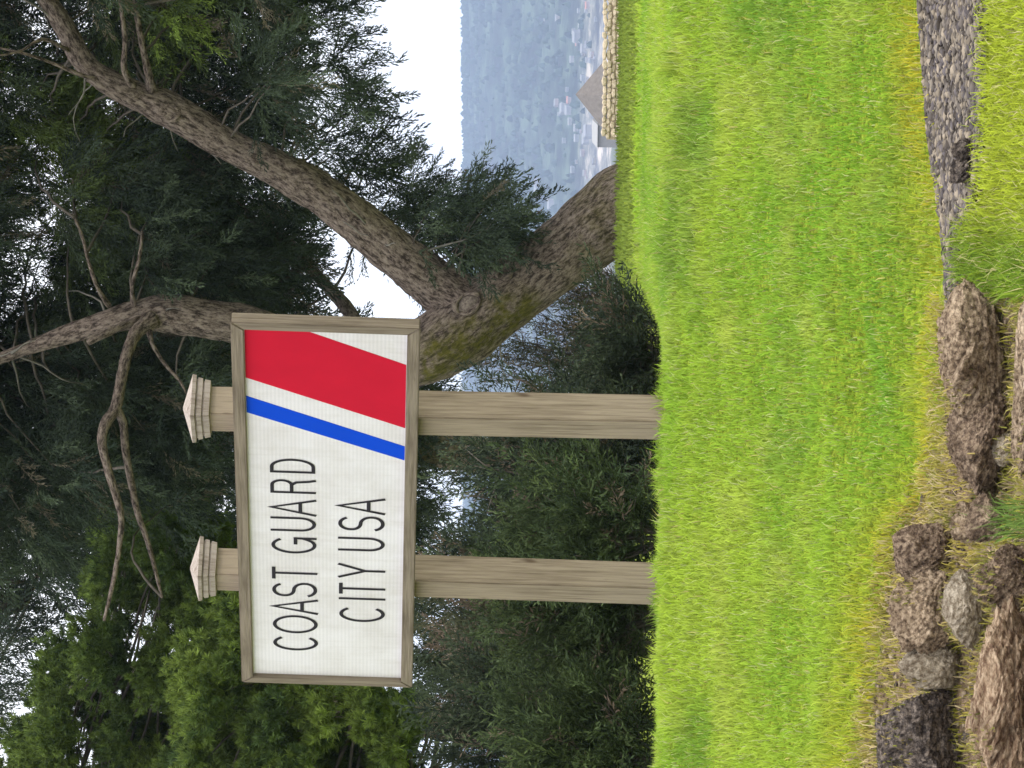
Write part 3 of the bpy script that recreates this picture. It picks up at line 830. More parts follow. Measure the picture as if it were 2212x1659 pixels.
# ------------------------------------------------------------------ grass
def blades(name, XY, hgt, wid, col, lean, mat, label, cat='grass', rng=None, hy_dir=None):
    n = len(XY)
    z = XY[:, 2] if XY.shape[1] == 3 else terrain(XY[:, 0], XY[:, 1])
    root_ = np.stack([XY[:, 0], XY[:, 1], z - 0.004], 1)
    a = rng.uniform(0, 2 * math.pi, n)
    ld = np.stack([np.cos(a), np.sin(a), np.zeros(n)], 1)
    if hy_dir is not None: ld = ld + hy_dir; 
    fa = rng.uniform(0, 2 * math.pi, n)
    wv = np.stack([np.cos(fa), np.sin(fa), np.zeros(n)], 1) * wid[:, None] / 2
    upv = np.array([0, 0, 1.0])
    l_ = (lean * rng.uniform(0.2, 1.0, n))[:, None]
    mid = root_ + hgt[:, None] * (0.55 * upv + 0.22 * l_ * ld)
    tip = root_ + hgt[:, None] * ((1.0 - 0.35 * l_) * upv + 0.85 * l_ * ld)
    V = np.stack([root_ - wv, root_ + wv, mid - wv * 0.8, mid + wv * 0.8, tip], 1)
    f = np.array([(0, 1, 3), (0, 3, 2), (2, 3, 4)])
    F = (f[None] + (np.arange(n) * 5)[:, None, None]).reshape(-1, 3)
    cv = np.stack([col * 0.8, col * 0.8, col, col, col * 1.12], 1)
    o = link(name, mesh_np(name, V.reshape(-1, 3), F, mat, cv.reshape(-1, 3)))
    tag(o, label, cat, kind='stuff')
    return o
rng = np.random.default_rng(2)
def lerp(a, b, t): return a + (b - a) * t
# lawn on the bank
n1, n2, n3 = 265000, 60000, 45000
XY = np.concatenate([np.stack([np.clip(rng.uniform(-1.9, 2.0, n1) + np.where(rng.random(n1) < 0.3, rng.normal(0, 0.7, n1), 0), -4, 4), 14.2 + 9.0 * rng.random(n1) ** 0.9], 1),
                     np.stack([rng.uniform(-4.2, 4.2, n2), rng.uniform(14.2, 25, n2)], 1),
                     np.stack([rng.uniform(-4, 7.5, n3), 22.5 + 16 * rng.random(n3) ** 1.4], 1)])
zz_ = terrain(XY[:, 0], XY[:, 1])
bx, by = project(np.column_stack([XY, zz_]))
edge = lawn_edge(by) + 14 * fbm(XY[:, 0] * 9, XY[:, 1] * 9, 41, 3) * 2 + rng.normal(0, 11, len(XY))
XYk = bx < edge
XY, bx, by, edge = XY[XYk], bx[XYk], by[XYk], edge[XYk]
n = len(XY)
pn = fbm(XY[:, 0] * 1.1, XY[:, 1] * 0.8, 51, 4); pn2 = fbm(XY[:, 0] * 5, XY[:, 1] * 3.5, 61, 3)
hgt = 0.042 * (1 + 0.9 * pn2 + 0.5 * pn) * rng.uniform(0.55, 1.35, n)
tuft = fbm(XY[:, 0] * 14, XY[:, 1] * 10, 66, 2) > 0.22
hgt[tuft] *= 1.35
crest = np.exp(-((XY[:, 1] - 19.35) / 0.45) ** 2)
hgt *= 1 + crest * np.clip(fbm(XY[:, 0] * 6, XY[:, 1] * 3, 83, 3) * 6, 0, 1.3)
for o_ in [c for c in root.children if c.name.startswith('post')]:
    pb = o_.matrix_world.translation; dd_ = np.hypot(XY[:, 0] - pb.x, XY[:, 1] - pb.y)
    hgt *= 1 + 0.9 * np.clip(1 - dd_ / 0.22, 0, 1)
col = np.array([0.345, 0.48, 0.045]) * np.ones((n, 1))
col = lerp(col, np.array([0.17, 0.35, 0.025]), np.clip(0.30 - pn * 2.2 - pn2 * 0.8, 0, 1)[:, None])
col = lerp(col, np.array([0.43, 0.50, 0.09]), np.clip(pn2 * 2.2, 0, 0.8)[:, None])
dpat = np.clip((fbm(XY[:, 0] * 2.3, XY[:, 1] * 1.5, 133, 3) - 0.06) * 6, 0, 1)[:, None]      # scattered darker green patches
col = lerp(col, np.array([0.12, 0.27, 0.03]), dpat * 0.6)
pale_ = rng.random(n) < 0.07
col[pale_] = np.array([0.42, 0.47, 0.17])
dist = np.clip(1 - (edge - bx) / 110.0, 0, 1) ** 1.2
dry = np.clip(dist * (0.75 + 1.3 * pn2 + rng.normal(0, 0.25, n)), 0, 1)
col = lerp(col, np.array([0.47, 0.42, 0.03]), dry[:, None])
straw = rng.random(n) < 0.015 + 0.2 * dist ** 3
col[straw] = np.array([0.47, 0.42, 0.14])
col *= rng.uniform(0.82, 1.18, (n, 1))
wid = np.full(n, 0.0042) * rng.uniform(0.7, 1.3, n)
far_shade = np.clip((XY[:, 1] - 24.5 + pn * 4) / 2.5, 0, 1)[:, None]      # tree shade over the far lawn, painted into the blade colour
col = lerp(col, np.array([0.165, 0.22, 0.035]) * rng.uniform(0.75, 1.25, (n, 1)), far_shade * 0.9)
far = XY[:, 1] > 24
hgt[far] *= 1.0; wid[far] = 0.011
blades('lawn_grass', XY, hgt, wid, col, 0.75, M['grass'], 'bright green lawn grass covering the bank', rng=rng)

# longer green tufts and turf on the road side of the gravel strip
n = 80000
XY = np.stack([rng.uniform(-1.6, 2.6, n), rng.uniform(13.3, 15.7, n)], 1)
bx, by = project(np.column_stack([XY, terrain(XY[:, 0], XY[:, 1])]))
lowe = np.interp(by, [-900, 0, 250, 420, 500, 580, 640], [2158, 2134, 2130, 2118, 2085, 2080, 2150])
k = (by < 640) & (bx > lowe + rng.normal(0, 9, n))
k |= (by > 1085) & (by < 1160) & (bx > 2140 + (by - 1085) * 0.4 + rng.normal(0, 6, n)) & (rng.random(n) < 0.25)
XY, by, bx = XY[k], by[k], bx[k]; n = len(XY)
dk = np.clip((by - 430) / 120, 0, 1)
col = lerp(np.array([0.38, 0.45, 0.035]), np.array([0.14, 0.24, 0.02]), np.clip(dk * 0.9 + rng.normal(0, 0.15, n), 0, 1)[:, None])
st_ = rng.random(n) < 0.08
col[st_] = (0.5, 0.46, 0.2)
col[by > 1000] = (0.13, 0.21, 0.04)
col *= rng.uniform(0.7, 1.3, (n, 1))
hgt = rng.uniform(0.03, 0.06, n) * (1 + 1.0 * dk); hgt[by > 1000] *= 1.2
blades('verge_grass', XY, hgt, np.full(n, 0.0042), col, 0.9, M['grass'], 'yellow-green verge grass between road and gravel strip', rng=rng)

# dry yellow moss and straw between the rocks
n = 110000
XY = np.stack([rng.uniform(-2.2, 1.2, n), rng.uniform(13.6, 18.2, n)], 1)
bx, by = project(np.column_stack([XY, terrain(XY[:, 0], XY[:, 1])]))
k = (bx > lawn_edge(by) - 15) & (by > 640)
zone = ((by > 1080) & (by < 1250) & (bx < 2120)) | ((by > 840) & (by < 1160) & (bx < 2052)) | ((by > 1230) & (bx < lawn_edge(by) + 45))
thin = rng.random(n) < np.where(zone, 1.0, 0.6)
k &= thin
XY, bx, by = XY[k], bx[k], by[k]; n = len(XY)
pn = fbm(XY[:, 0] * 6, XY[:, 1] * 6, 91, 3)
col = lerp(np.array([0.42, 0.34, 0.08]), np.array([0.28, 0.29, 0.04]), np.clip(0.45 + pn * 3, 0, 1)[:, None])
s2_ = rng.random(n) < 0.3
col[s2_] = np.array([0.5, 0.4, 0.22])
col *= rng.uniform(0.65, 1.3, (n, 1))
rt_ = np.concatenate(ROCKTOP); m_ = fbm(rt_[:, 0] * 9, rt_[:, 1] * 9, 19, 3) > 0.02; rt_ = rt_[m_]; m = len(rt_)
XYZ = np.concatenate([np.column_stack([XY, terrain(XY[:, 0], XY[:, 1])]), rt_])
mc_ = np.where(rng.random((m, 1)) < 0.5, np.array([[0.42, 0.33, 0.12]]), np.array([[0.24, 0.24, 0.05]])) * rng.uniform(0.5, 1.2, (m, 1))
col = np.concatenate([col, mc_]); hg = np.concatenate([rng.uniform(0.02, 0.065, n), rng.uniform(0.006, 0.03, m)]); n = n + m
blades('dry_grass', XYZ, hg, np.full(n, 0.0045), col, 1.15, M['grass'], 'dry yellow grass and straw between the rocks', rng=rng)

# ------------------------------------------------------------------ limbs, twigs, sprays
def smooth_path(pts, rad, step=0.04):
    pts = [Vector(p) for p in pts]
    n = len(pts); out, ro = [], []
    for i in range(n - 1):
        p0 = pts[max(i - 1, 0)]; p1 = pts[i]; p2 = pts[i + 1]; p3 = pts[min(i + 2, n - 1)]
        m = max(2, int((p2 - p1).length / step))
        for k in range(m):
            t = k / m
            out.append(0.5 * ((2 * p1) + (p2 - p0) * t + (2 * p0 - 5 * p1 + 4 * p2 - p3) * t * t + (3 * p1 - p0 - 3 * p2 + p3) * t ** 3))
            s = t * t * (3 - 2 * t); ro.append(rad[i] * (1 - s) + rad[i + 1] * s)
    out.append(pts[-1]); ro.append(rad[-1])
    return out, ro
def tube_np(pts, rad, seg=10, rough=0.0, seed=0, coords=False):
    n = len(pts)
    A = np.array([tuple(p) for p in pts]); T = np.gradient(A, axis=0); T /= np.maximum(1e-9, np.linalg.norm(T, axis=1))[:, None]
    ref = np.array([0, 0, 1.0]) if abs(T[0, 2]) < 0.9 else np.array([1.0, 0, 0])
    U = np.zeros_like(A); u = ref - T[0] * ref.dot(T[0]); u /= np.linalg.norm(u)
    for i in range(n):
        u = u - T[i] * u.dot(T[i]); u /= np.linalg.norm(u); U[i] = u
    B = np.cross(T, U)
    th = np.linspace(0, 2 * math.pi, seg, endpoint=False)
    r = np.array(rad)[:, None] * np.ones((1, seg))
    if rough:
        L = np.concatenate([[0], np.cumsum(np.linalg.norm(np.diff(A, axis=0), axis=1))])
        R0 = np.mean(rad)
        cx_, sx_ = np.cos(th)[None] * 2.2, np.sin(th)[None] * 2.2
        ln = (L / R0)[:, None]
        r = r * (1 + rough * (1.2 * fbm(cx_ + ln * 0.35 + 10, sx_ + ln * 0.22, seed, 3) + 0.9 * fbm(cx_ * 5 + 30, sx_ * 5 + ln * 1.4, seed + 5, 3)))
    V = A[:, None] + r[..., None] * (np.cos(th)[None, :, None] * U[:, None] + np.sin(th)[None, :, None] * B[:, None])
    ii = np.arange(n * seg).reshape(n, seg); jj = np.roll(ii, -1, 1)
    F = np.stack([ii[:-1], jj[:-1], jj[1:], ii[1:]], -1).reshape(-1, 4)
    Vv = np.concatenate([V.reshape(-1, 3), A[:1], A[-1:]])
    c0, c1 = n * seg, n * seg + 1
    cap0 = np.stack([jj[0], ii[0], np.full(seg, c0), np.full(seg, c0)], -1); cap1 = np.stack([ii[-1], jj[-1], np.full(seg, c1), np.full(seg, c1)], -1)
    tri = np.concatenate([F[:, [0, 1, 2]], F[:, [0, 2, 3]], cap0[:, :3], cap1[:, :3]])
    if coords:
        Lc = np.concatenate([[0], np.cumsum(np.linalg.norm(np.diff(A, axis=0), axis=1))])
        rm = np.array(rad)[:, None]
        K = np.stack([np.cos(th)[None] * rm, np.sin(th)[None] * rm, Lc[:, None] * np.ones((1, seg))], -1).reshape(-1, 3)
        return Vv, tri, np.concatenate([K, K[:1], K[-1:]])
    return Vv, tri
def limb(name, parent, pix, seg=28, rough=0.2, seed=0, mat=None, mossf=None, step=0.03):
    """pix: (px, py, distance, width in photo pixels)"""
    pts = [P(a, b, d) for a, b, d, w_ in pix]; rad = [w_ / 2 / ppm(d) for a, b, d, w_ in pix]
    sp_, sr = smooth_path(pts, rad, step)
    V, F, K = tube_np(sp_, sr, seg, rough, seed, True)
    org = np.array(parent.location)
    col = np.zeros((len(V), 3))
    if mossf is not None: col[:, 0] = mossf(V)
    o = link(name, mesh_np(name, V - org, F, mat or M['bark'], col, True), parent)
    ka = o.data.attributes.new('bark', 'FLOAT_VECTOR', 'POINT'); ka.data.foreach_set('vector', (K + seed).astype(np.float32).ravel())
    return sp_, sr
def multi_tubes(name, parent, paths, mat, seg=5):
    Vs, Fs, off = [], [], 0
    for pts, rad in paths:
        V, F = tube_np(pts, rad, seg); Vs.append(V); Fs.append(F + off); off += len(V)
    V = np.concatenate(Vs) - np.array(parent.location)
    o = link(name, mesh_np(name, V, np.concatenate(Fs), mat, None, True), parent); o['kind'] = 'stuff'
    return o
def proto_collection(name, protos):
    """small leaf sprays kept outside the scene, scattered through the crowns by geometry nodes"""
    c = bpy.data.collections.new(name)
    for k, (v, f, sh) in enumerate(protos):
        o = bpy.data.objects.new('leaf_spray', mesh_np('leaf_spray', v, f, M['spray'], np.repeat(sh[:, None], 3, 1)))
        c.objects.link(o)
    return c
_ng = {}
def scatter_group(coll):
    if coll.name in _ng: return _ng[coll.name]
    g = bpy.data.node_groups.new('scatter_' + coll.name, 'GeometryNodeTree')
    g.interface.new_socket('Geometry', in_out='INPUT', socket_type='NodeSocketGeometry')
    g.interface.new_socket('Geometry', in_out='OUTPUT', socket_type='NodeSocketGeometry')
    n, l = g.nodes, g.links
    gi, go = n.new('NodeGroupInput'), n.new('NodeGroupOutput')
    ci = n.new('GeometryNodeCollectionInfo'); ci.inputs['Collection'].default_value = coll
    ci.inputs['Separate Children'].default_value = True; ci.inputs['Reset Children'].default_value = True
    ip = n.new('GeometryNodeInstanceOnPoints'); ip.inputs['Pick Instance'].default_value = True
    def na(nm, ty):
        a = n.new('GeometryNodeInputNamedAttribute'); a.data_type = ty; a.inputs['Name'].default_value = nm
        return a.outputs['Attribute']
    l.new(gi.outputs[0], ip.inputs['Points']); l.new(ci.outputs[0], ip.inputs['Instance'])
    l.new(na('pick', 'INT'), ip.inputs['Instance Index'])
    er = n.new('FunctionNodeEulerToRotation'); l.new(na('rot', 'FLOAT_VECTOR'), er.inputs[0]); l.new(er.outputs[0], ip.inputs['Rotation'])
    l.new(na('scl', 'FLOAT'), ip.inputs['Scale'])
    l.new(ip.outputs[0], go.inputs[0])
    _ng[coll.name] = g
    return g
def scatter(name, parent, coll, nproto, pos, X, Yr, scale, col, rng):
    X = X / np.linalg.norm(X, axis=1)[:, None]
    Y = Yr - X * np.sum(X * Yr, 1)[:, None]; Y /= np.maximum(1e-6, np.linalg.norm(Y, axis=1))[:, None]
    Z = np.cross(X, Y)
    rot = np.stack([np.arctan2(Y[:, 2], Z[:, 2]), np.arcsin(np.clip(-X[:, 2], -1, 1)), np.arctan2(X[:, 1], X[:, 0])], 1)
    me = bpy.data.meshes.new(name); n = len(pos)
    me.vertices.add(n); me.vertices.foreach_set('co', np.ascontiguousarray(pos - np.array(parent.location), dtype=np.float32).ravel())
    a = me.attributes.new('rot', 'FLOAT_VECTOR', 'POINT'); a.data.foreach_set('vector', rot.astype(np.float32).ravel())
    a = me.attributes.new('scl', 'FLOAT', 'POINT'); a.data.foreach_set('value', scale.astype(np.float32))
    a = me.attributes.new('pick', 'INT', 'POINT'); a.data.foreach_set('value', rng.integers(0, nproto, n).astype(np.int32))
    a = me.attributes.new('icol', 'FLOAT_COLOR', 'POINT'); c4 = np.ones((n, 4), dtype=np.float32); c4[:, :3] = col; a.data.foreach_set('color', c4.ravel())
    o = link(name, me, parent); o['kind'] = 'stuff'
    md = o.modifiers.new('leaf_scatter', 'NODES'); md.node_group = scatter_group(coll)
    return o
def leaf_quads(roots, dirs, lens, wids, rng):
    n = len(roots)
    dirs = dirs / np.linalg.norm(dirs, axis=1)[:, None]
    rv = rng.normal(0, 1, (n, 3)); s = np.cross(dirs, rv); s /= np.linalg.norm(s, axis=1)[:, None]
    tip = roots + dirs * lens[:, None]; m = roots + dirs * (lens * 0.45)[:, None]
    V = np.stack([roots, m - s * wids[:, None] / 2, m + s * wids[:, None] / 2, tip], 1).reshape(-1, 3)
    f = np.array([(0, 1, 2), (1, 3, 2)])
    return V, (f[None] + (np.arange(n) * 4)[:, None, None]).reshape(-1, 3)
def cypress_proto(seed, L=0.36, nb=12, nl=5, ll=0.045, lw=0.010, flat=0.35, fan=0.6):
    """feathery spray: axis along x, side twigs, scale-leaf strands"""
    rg = np.random.default_rng(seed)
    roots, dirs, lens = [], [], []
    for k in range(nb):
        t = 0.12 + 0.88 * (k + rg.uniform(0, 0.8)) / nb
        p = np.array([t * L, 0.03 * L * math.sin(t * 4 + seed), -0.14 * L * t * t])
        sd = 1 if k % 2 else -1
        bd = np.array([0.75, sd * fan * rg.uniform(0.6, 1.2), rg.normal(0, flat)]); bd /= np.linalg.norm(bd)
        bl = L * 0.36 * (1.1 - 0.7 * t) * rg.uniform(0.7, 1.2)
        for j in range(nl):
            u = (j + 0.5) / nl
            roots.append(p + bd * bl * u); dd = bd + rg.normal(0, 0.33, 3); dirs.append(dd); lens.append(ll * rg.uniform(0.7, 1.3))
        roots.append(p - np.array([L / nb, 0, 0])); dirs.append(np.array([1, 0, -0.2]) + rg.normal(0, 0.1, 3)); lens.append(ll * 1.2)
    n = len(roots); lens = np.array(lens)
    V, F = leaf_quads(np.array(roots), np.array(dirs), lens, np.full(n, lw) * rg.uniform(0.7, 1.3, n), rg)
    sh = np.repeat(rg.uniform(0.75, 1.25, n), 4)
    return V, F, sh
def tuft_proto(seed, n=30, ll=0.06, lw=0.006, spread=1.0):
    """pine tuft: needles fanning about +x"""
    rg = np.random.default_rng(seed)
    th = rg.uniform(0, 2 * math.pi, n); ph = np.abs(rg.normal(0, 0.62, n)) * spread
    dirs = np.stack([np.cos(ph), np.sin(ph) * np.cos(th), np.sin(ph) * np.sin(th)], 1)
    roots = np.stack([rg.uniform(-0.035, 0.015, n), np.zeros(n), np.zeros(n)], 1)
    V, F = leaf_quads(roots, dirs, ll * rg.uniform(0.7, 1.15, n), np.full(n, lw), rg)
    return V, F, np.repeat(rg.uniform(0.8, 1.2, n), 4)
CYP = [cypress_proto(s, 0.36, 17, 7, 0.032, 0.0088, 0.26, 0.40) for s in range(6)]
CYPS = [cypress_proto(20 + s, 0.3, 10, 4, 0.036, 0.0085, 0.6, 0.75) for s in range(6)]
JUN = [cypress_proto(40 + s, 0.20, 11, 5, 0.026, 0.0065, 0.5, 0.7) for s in range(6)]
TUF = [tuft_proto(60 + s, 46, 0.056, 0.0085, 1.5) for s in range(5)]
COL = {'cyp': proto_collection('cypress_sprays', CYP), 'jun': proto_collection('juniper_sprays', JUN), 'tuf': proto_collection('pine_tufts', TUF)}

def in_poly(x, y, poly):
    poly = np.array(poly, float); c = np.zeros(len(x), bool); j = len(poly) - 1
    for i in range(len(poly)):
        xi, yi = poly[i]; xj, yj = poly[j]
        c ^= ((yi > y) != (yj > y)) & (x < (xj - xi) * (y - yi) / (yj - yi + 1e-12) + xi)
        j = i
    return c
def clumps_in(poly, n, d0, d1, rng, gaps=(), mind=26):
    """clump centres spread through the volume of a crown; gaps: (px, py, radius, keep probability)"""
    poly = np.array(poly, float); lo, hi = poly.min(0), poly.max(0); out = []
    tries = 0
    while len(out) < n and tries < 60:
        tries += 1
        c = rng.uniform(lo, hi, (400, 2)); c = c[in_poly(c[:, 0], c[:, 1], poly)]
        for x, y in c:
            ok = True
            for gx_, gy_, gr_, kp in gaps:
                if (x - gx_) ** 2 + (y - gy_) ** 2 < gr_ * gr_ and rng.random() > kp: ok = False; break
            if not ok: continue
            if any((x - a) ** 2 + (y - b) ** 2 < mind * mind for a, b, _ in out[-60:]): continue
            out.append((x, y, rng.uniform(d0, d1)))
            if len(out) >= n: break
    return out
def foliage(parent, clumps, rad, per, protos, colf, dirf, rng, name='crown', scl=(0.75, 1.25), squash=0.7, mat=None):
    pos, X, col = [], [], []
    for c, r in zip(clumps, rad):
        c = np.array(c)
        k = max(3, int(per * (r / np.mean(rad)) ** 1.6))
        o = rng.normal(0, 1, (k, 3)); o /= np.linalg.norm(o, axis=1)[:, None]
        o *= (rng.random(k) ** 0.62)[:, None] * r
        o[:, 2] *= squash
        pos.append(c + o); X.append(dirf(o / r, rng)); col.append(colf(k, rng, o / r, c))
    pos = np.concatenate(pos); X = np.concatenate(X); col = np.concatenate(col)
    Yr = rng.normal(0, 1, pos.shape)
    return scatter(name, parent, COL[protos], 6, pos, X, Yr, rng.uniform(scl[0], scl[1], len(pos)), col, rng)
def connect(clumps, anchors, rng, r0=0.012, r1=0.004, sag=0.12):
    """branchlets from the nearest anchor point on a limb out to each clump"""
    A = np.array([tuple(a) for a in anchors]); paths = []
    for c in clumps:
        c = np.array(c); dd = np.linalg.norm(A - c, axis=1)
        i = int(np.argmin(dd + rng.uniform(0, 0.4, len(A)))); a = A[i]
        m = (a + c) / 2 + rng.normal(0, 0.08, 3) * dd[i]; m[2] += sag * dd[i]
        k = max(5, int(dd[i] / 0.12)); t = np.linspace(0, 1, k)[:, None]
        p = (1 - t) ** 2 * a + 2 * t * (1 - t) * m + t * t * c + rng.normal(0, 0.012, (k, 3)) * np.sin(t * math.pi)
        rr_ = min(r0, 0.006 + 0.012 * dd[i])
        paths.append(([Vector(q) for q in p], list(np.linspace(rr_, r1, k))))
    return paths

# ------------------------------------------------------------------ the leaning cypress
rng = np.random.default_rng(21)
DT = 36.0
tb = ground_hit(1345, 450, 30, 40)
tree = empty('cypress_tree', (tb.x, tb.y, tb.z - 0.02))
tag(tree, 'leaning cypress forking behind the sign, mossy trunk and dark drooping foliage', 'tree')
mossc = [np.array(tuple(P(a, b, DT - 0.16))) for a, b in ((1085, 690), (1040, 718), (985, 745), (950, 770), (1120, 672), (930, 795))]
def mossf(V):
    m = np.zeros(len(V))
    for c in mossc: m = np.maximum(m, 1.5 - np.linalg.norm(V - c, axis=1) / 0.15)
    low = np.clip((V[:, 2] - (tb.z + 0.05)) / -0.4 + 1, 0, 0.6)
    return np.clip(np.maximum(m, low * 0.6), 0, 1)
sp1, sr1 = limb('trunk', tree, [(1405, 440, DT, 250), (1352, 452, DT, 200), (1300, 482, DT, 172), (1230, 538, DT, 156), (1150, 600, DT, 147), (1070, 655, DT, 146), (1000, 706, DT, 150), (940, 748, DT, 140), (880, 776, DT + 0.05, 124)], 48, 0.2, 3, mossf=mossf)
spA, srA = limb('limb', tree, [(1035, 668, DT, 120), (985, 640, DT, 112), (930, 607, DT, 106), (860, 553, DT - 0.05, 98), (760, 470, DT - 0.1, 94), (680, 410, DT - 0.15, 88), (590, 360, DT - 0.2, 78), (500, 316, DT - 0.25, 70), (420, 268, DT - 0.3, 78), (355, 232, DT - 0.32, 80), (300, 208, DT - 0.35, 62), (240, 180, DT - 0.4, 56), (185, 138, DT - 0.42, 48), (140, 60, DT - 0.45, 44), (95, -10, DT - 0.5, 38), (20, -110, DT - 0.6, 28), (-60, -190, DT - 0.7, 16)], 32, 0.24, 9)
spB, srB = limb('limb', tree, [(900, 765, DT, 126), (840, 785, DT + 0.1, 116), (740, 785, DT + 0.2, 106), (620, 742, DT + 0.2, 98), (540, 706, DT + 0.15, 86), (470, 692, DT + 0.1, 82), (400, 680, DT + 0.1, 88), (345, 676, DT + 0.1, 80), (290, 680, DT + 0.1, 58), (230, 697, DT + 0.1, 52), (170, 714, DT + 0.15, 46), (100, 738, DT + 0.2, 36), (35, 762, DT + 0.25, 26), (-60, 800, DT + 0.3, 18), (-160, 850, DT + 0.4, 10)], 30, 0.24, 15)
BR = [  # (path, width) side branches that can be told apart in the photo
 [(330, 690, DT, 44), (295, 718, DT - 0.1, 30), (276, 760, DT - 0.2, 26), (262, 820, DT - 0.3, 25), (250, 880, DT - 0.35, 26), (228, 915, DT - 0.4, 24), (220, 955, DT - 0.4, 21), (235, 1020, DT - 0.4, 19), (252, 1075, DT - 0.4, 17), (262, 1130, DT - 0.4, 14), (250, 1230, DT - 0.2, 11), (225, 1340, DT, 7)],
 [(252, 882, DT - 0.35, 20), (266, 915, DT - 0.32, 18), (272, 980, DT - 0.3, 17), (285, 1050, DT - 0.3, 16), (298, 1110, DT - 0.3, 14), (322, 1180, DT - 0.3, 11), (350, 1290, DT - 0.1, 6)],
 [(322, 715, DT - 0.05, 14), (330, 745, DT - 0.1, 9), (355, 785, DT - 0.1, 8), (390, 825, DT - 0.15, 6), (402, 850, DT - 0.15, 3)],
 [(625, 520, DT + 1.5, 18), (665, 570, DT + 1.4, 24), (700, 612, DT + 1.3, 28), (745, 660, DT + 1.2, 32), (800, 740, DT + 0.6, 36), (850, 775, DT + 0.2, 40)],
 [(330, 205, DT - 0.35, 26), (322, 165, DT - 0.5, 18), (312, 120, DT - 0.6, 15), (300, 60, DT - 0.7, 13), (290, -10, DT - 0.8, 10), (285, -90, DT - 0.9, 6)],
 [(290, 190, DT - 0.4, 18), (268, 150, DT - 0.6, 14), (270, 90, DT - 0.7, 11), (262, 20, DT - 0.8, 9), (255, -60, DT - 0.8, 5)],
 [(235, 178, DT - 0.42, 12), (170, 160, DT - 0.55, 9), (110, 135, DT - 0.6, 7), (50, 115, DT - 0.7, 6), (-20, 100, DT - 0.7, 4)],
 [(150, 110, DT - 0.45, 12), (130, 100, DT - 0.6, 9), (90, 85, DT - 0.7, 8), (45, 110, DT - 0.8, 6), (0, 120, DT - 0.9, 4)],
 [(290, 660, DT + 0.05, 14), (285, 620, DT - 0.1, 9), (300, 560, DT - 0.2, 8), (308, 500, DT - 0.2, 6)],
 [(235, 660, DT + 0.05, 13), (210, 620, DT - 0.2, 9), (190, 560, DT - 0.2, 8), (178, 510, DT - 0.25, 6), (160, 470, DT - 0.3, 4)],
 [(300, 690, DT, 16), (240, 715, DT - 0.15, 18), (200, 735, DT - 0.2, 15), (190, 740, DT - 0.2, 13)],
]
anch = list(spA) + list(spB[int(len(spB) * 0.45):])
for i, b in enumerate(BR):
    s_, _ = limb('branch', tree, b, 10, 0.2, 30 + i); anch += s_[::2]
# old pruning scars: a raised bark collar round a pale, hollowed cut
cutm = mat_noise('cut_wood', [(0.35, (0.11, 0.085, 0.075)), (0.65, (0.33, 0.27, 0.23))], 70, 0.95, 0.8, 0.01)
for a, b, rr_, asp, dz, nrm in ((1010, 655, 0.062, 1.5, 0.225, (0.1, -1, 0.1)), (1092, 592, 0.042, 1.3, 0.20, (0.75, -0.75, 0.35)), (372, 246, 0.04, 1.3, 0.42, (0.2, -1, 0.0)), (545, 345, 0.03, 1.2, 0.30, (0.3, -1, 0.1))):
    nv = Vector(nrm).normalized(); c = P(a, b, DT - dz)
    tv = (Vector((0.55, 0, -0.83)) - nv * Vector((0.55, 0, -0.83)).dot(nv)).normalized(); bv = nv.cross(tv)
    cir = [c + tv * math.cos(t_) * rr_ * asp + bv * math.sin(t_) * rr_ for t_ in np.linspace(0, 2 * math.pi, 22)]
    V, F, K = tube_np(cir, [0.016 + 0.006 * math.sin(3 * t_) for t_ in np.linspace(0, 6.28, 22)], 8, 0.3, int(a), True)
    o = link('bark_collar', mesh_np('bark_collar', V - np.array(tree.location), F, M['bark'], np.zeros((len(V), 3)), True), tree)
    ka = o.data.attributes.new('bark', 'FLOAT_VECTOR', 'POINT'); ka.data.foreach_set('vector', (K + a).astype(np.float32).ravel())
    V, F = tube_np([c - nv * 0.09, c - nv * 0.03, c - nv * 0.004], [rr_ * 1.0, rr_ * 0.95, rr_ * 0.8], 16, 0.15, int(b))
    Vc = V - np.array(c); along = Vc @ np.array(tv); V = V + np.outer(along * (asp - 1), np.array(tv))
    o = link('cut_scar', mesh_np('cut_scar', V - np.array(tree.location), F, cutm, None, False), tree)
    o['label'] = 'pale weathered cut face of a pruned limb'

GAPS = [(640, 60, 60, 0.0), (640, 160, 58, 0.08), (585, 45, 34, 0.0), (600, 110, 30, 0.1), (480, 320, 26, 0.1), (510, 250, 20, 0.3), (490, 460, 78, 0.05), (560, 470, 24, 0.3), (690, 600, 80, 0.08), (745, 650, 50, 0.2), (630, 640, 40, 0.15), (760, 560, 40, 0.3),
        (40, 330, 60, 0.15), (90, 430, 40, 0.15), (30, 570, 50, 0.0), (60, 480, 40, 0.1), (110, 640, 34, 0.2), (20, 200, 36, 0.2), (30, 20, 36, 0.1), (60, 50, 30, 0.1), (20, 700, 40, 0.3), (800, 420, 30, 0.1), (730, 380, 34, 0.2), (30, 110, 50, 0.15), (-30, 300, 60, 0.1), (-40, 450, 60, 0.1), (60, 700, 40, 0.15), (150, 560, 24, 0.3), (-40, 620, 60, 0.1), (690, 100, 40, 0.15), (560, 560, 26, 0.3), (540, 90, 24, 0.2)]
polyR = [(-330, -330), (540, -330), (590, -60), (610, 40), (640, 120), (655, 190), (635, 250), (670, 320), (730, 390), (800, 455), (840, 520), (790, 470), (690, 390), (560, 330), (430, 255), (300, 190), (180, 100), (120, 0), (-330, -40)]
polyL = [(-330, 0), (120, 60), (220, 200), (330, 265), (430, 320), (560, 400), (640, 470), (790, 600), (740, 680), (600, 640), (470, 660), (360, 640), (280, 640), (180, 680), (20, 760), (-330, 900)]
polyU = [(-330, 800), (20, 790), (220, 735), (420, 735), (480, 800), (470, 1000), (420, 1080), (330, 1100), (160, 1110), (-60, 1240), (-330, 1300)]
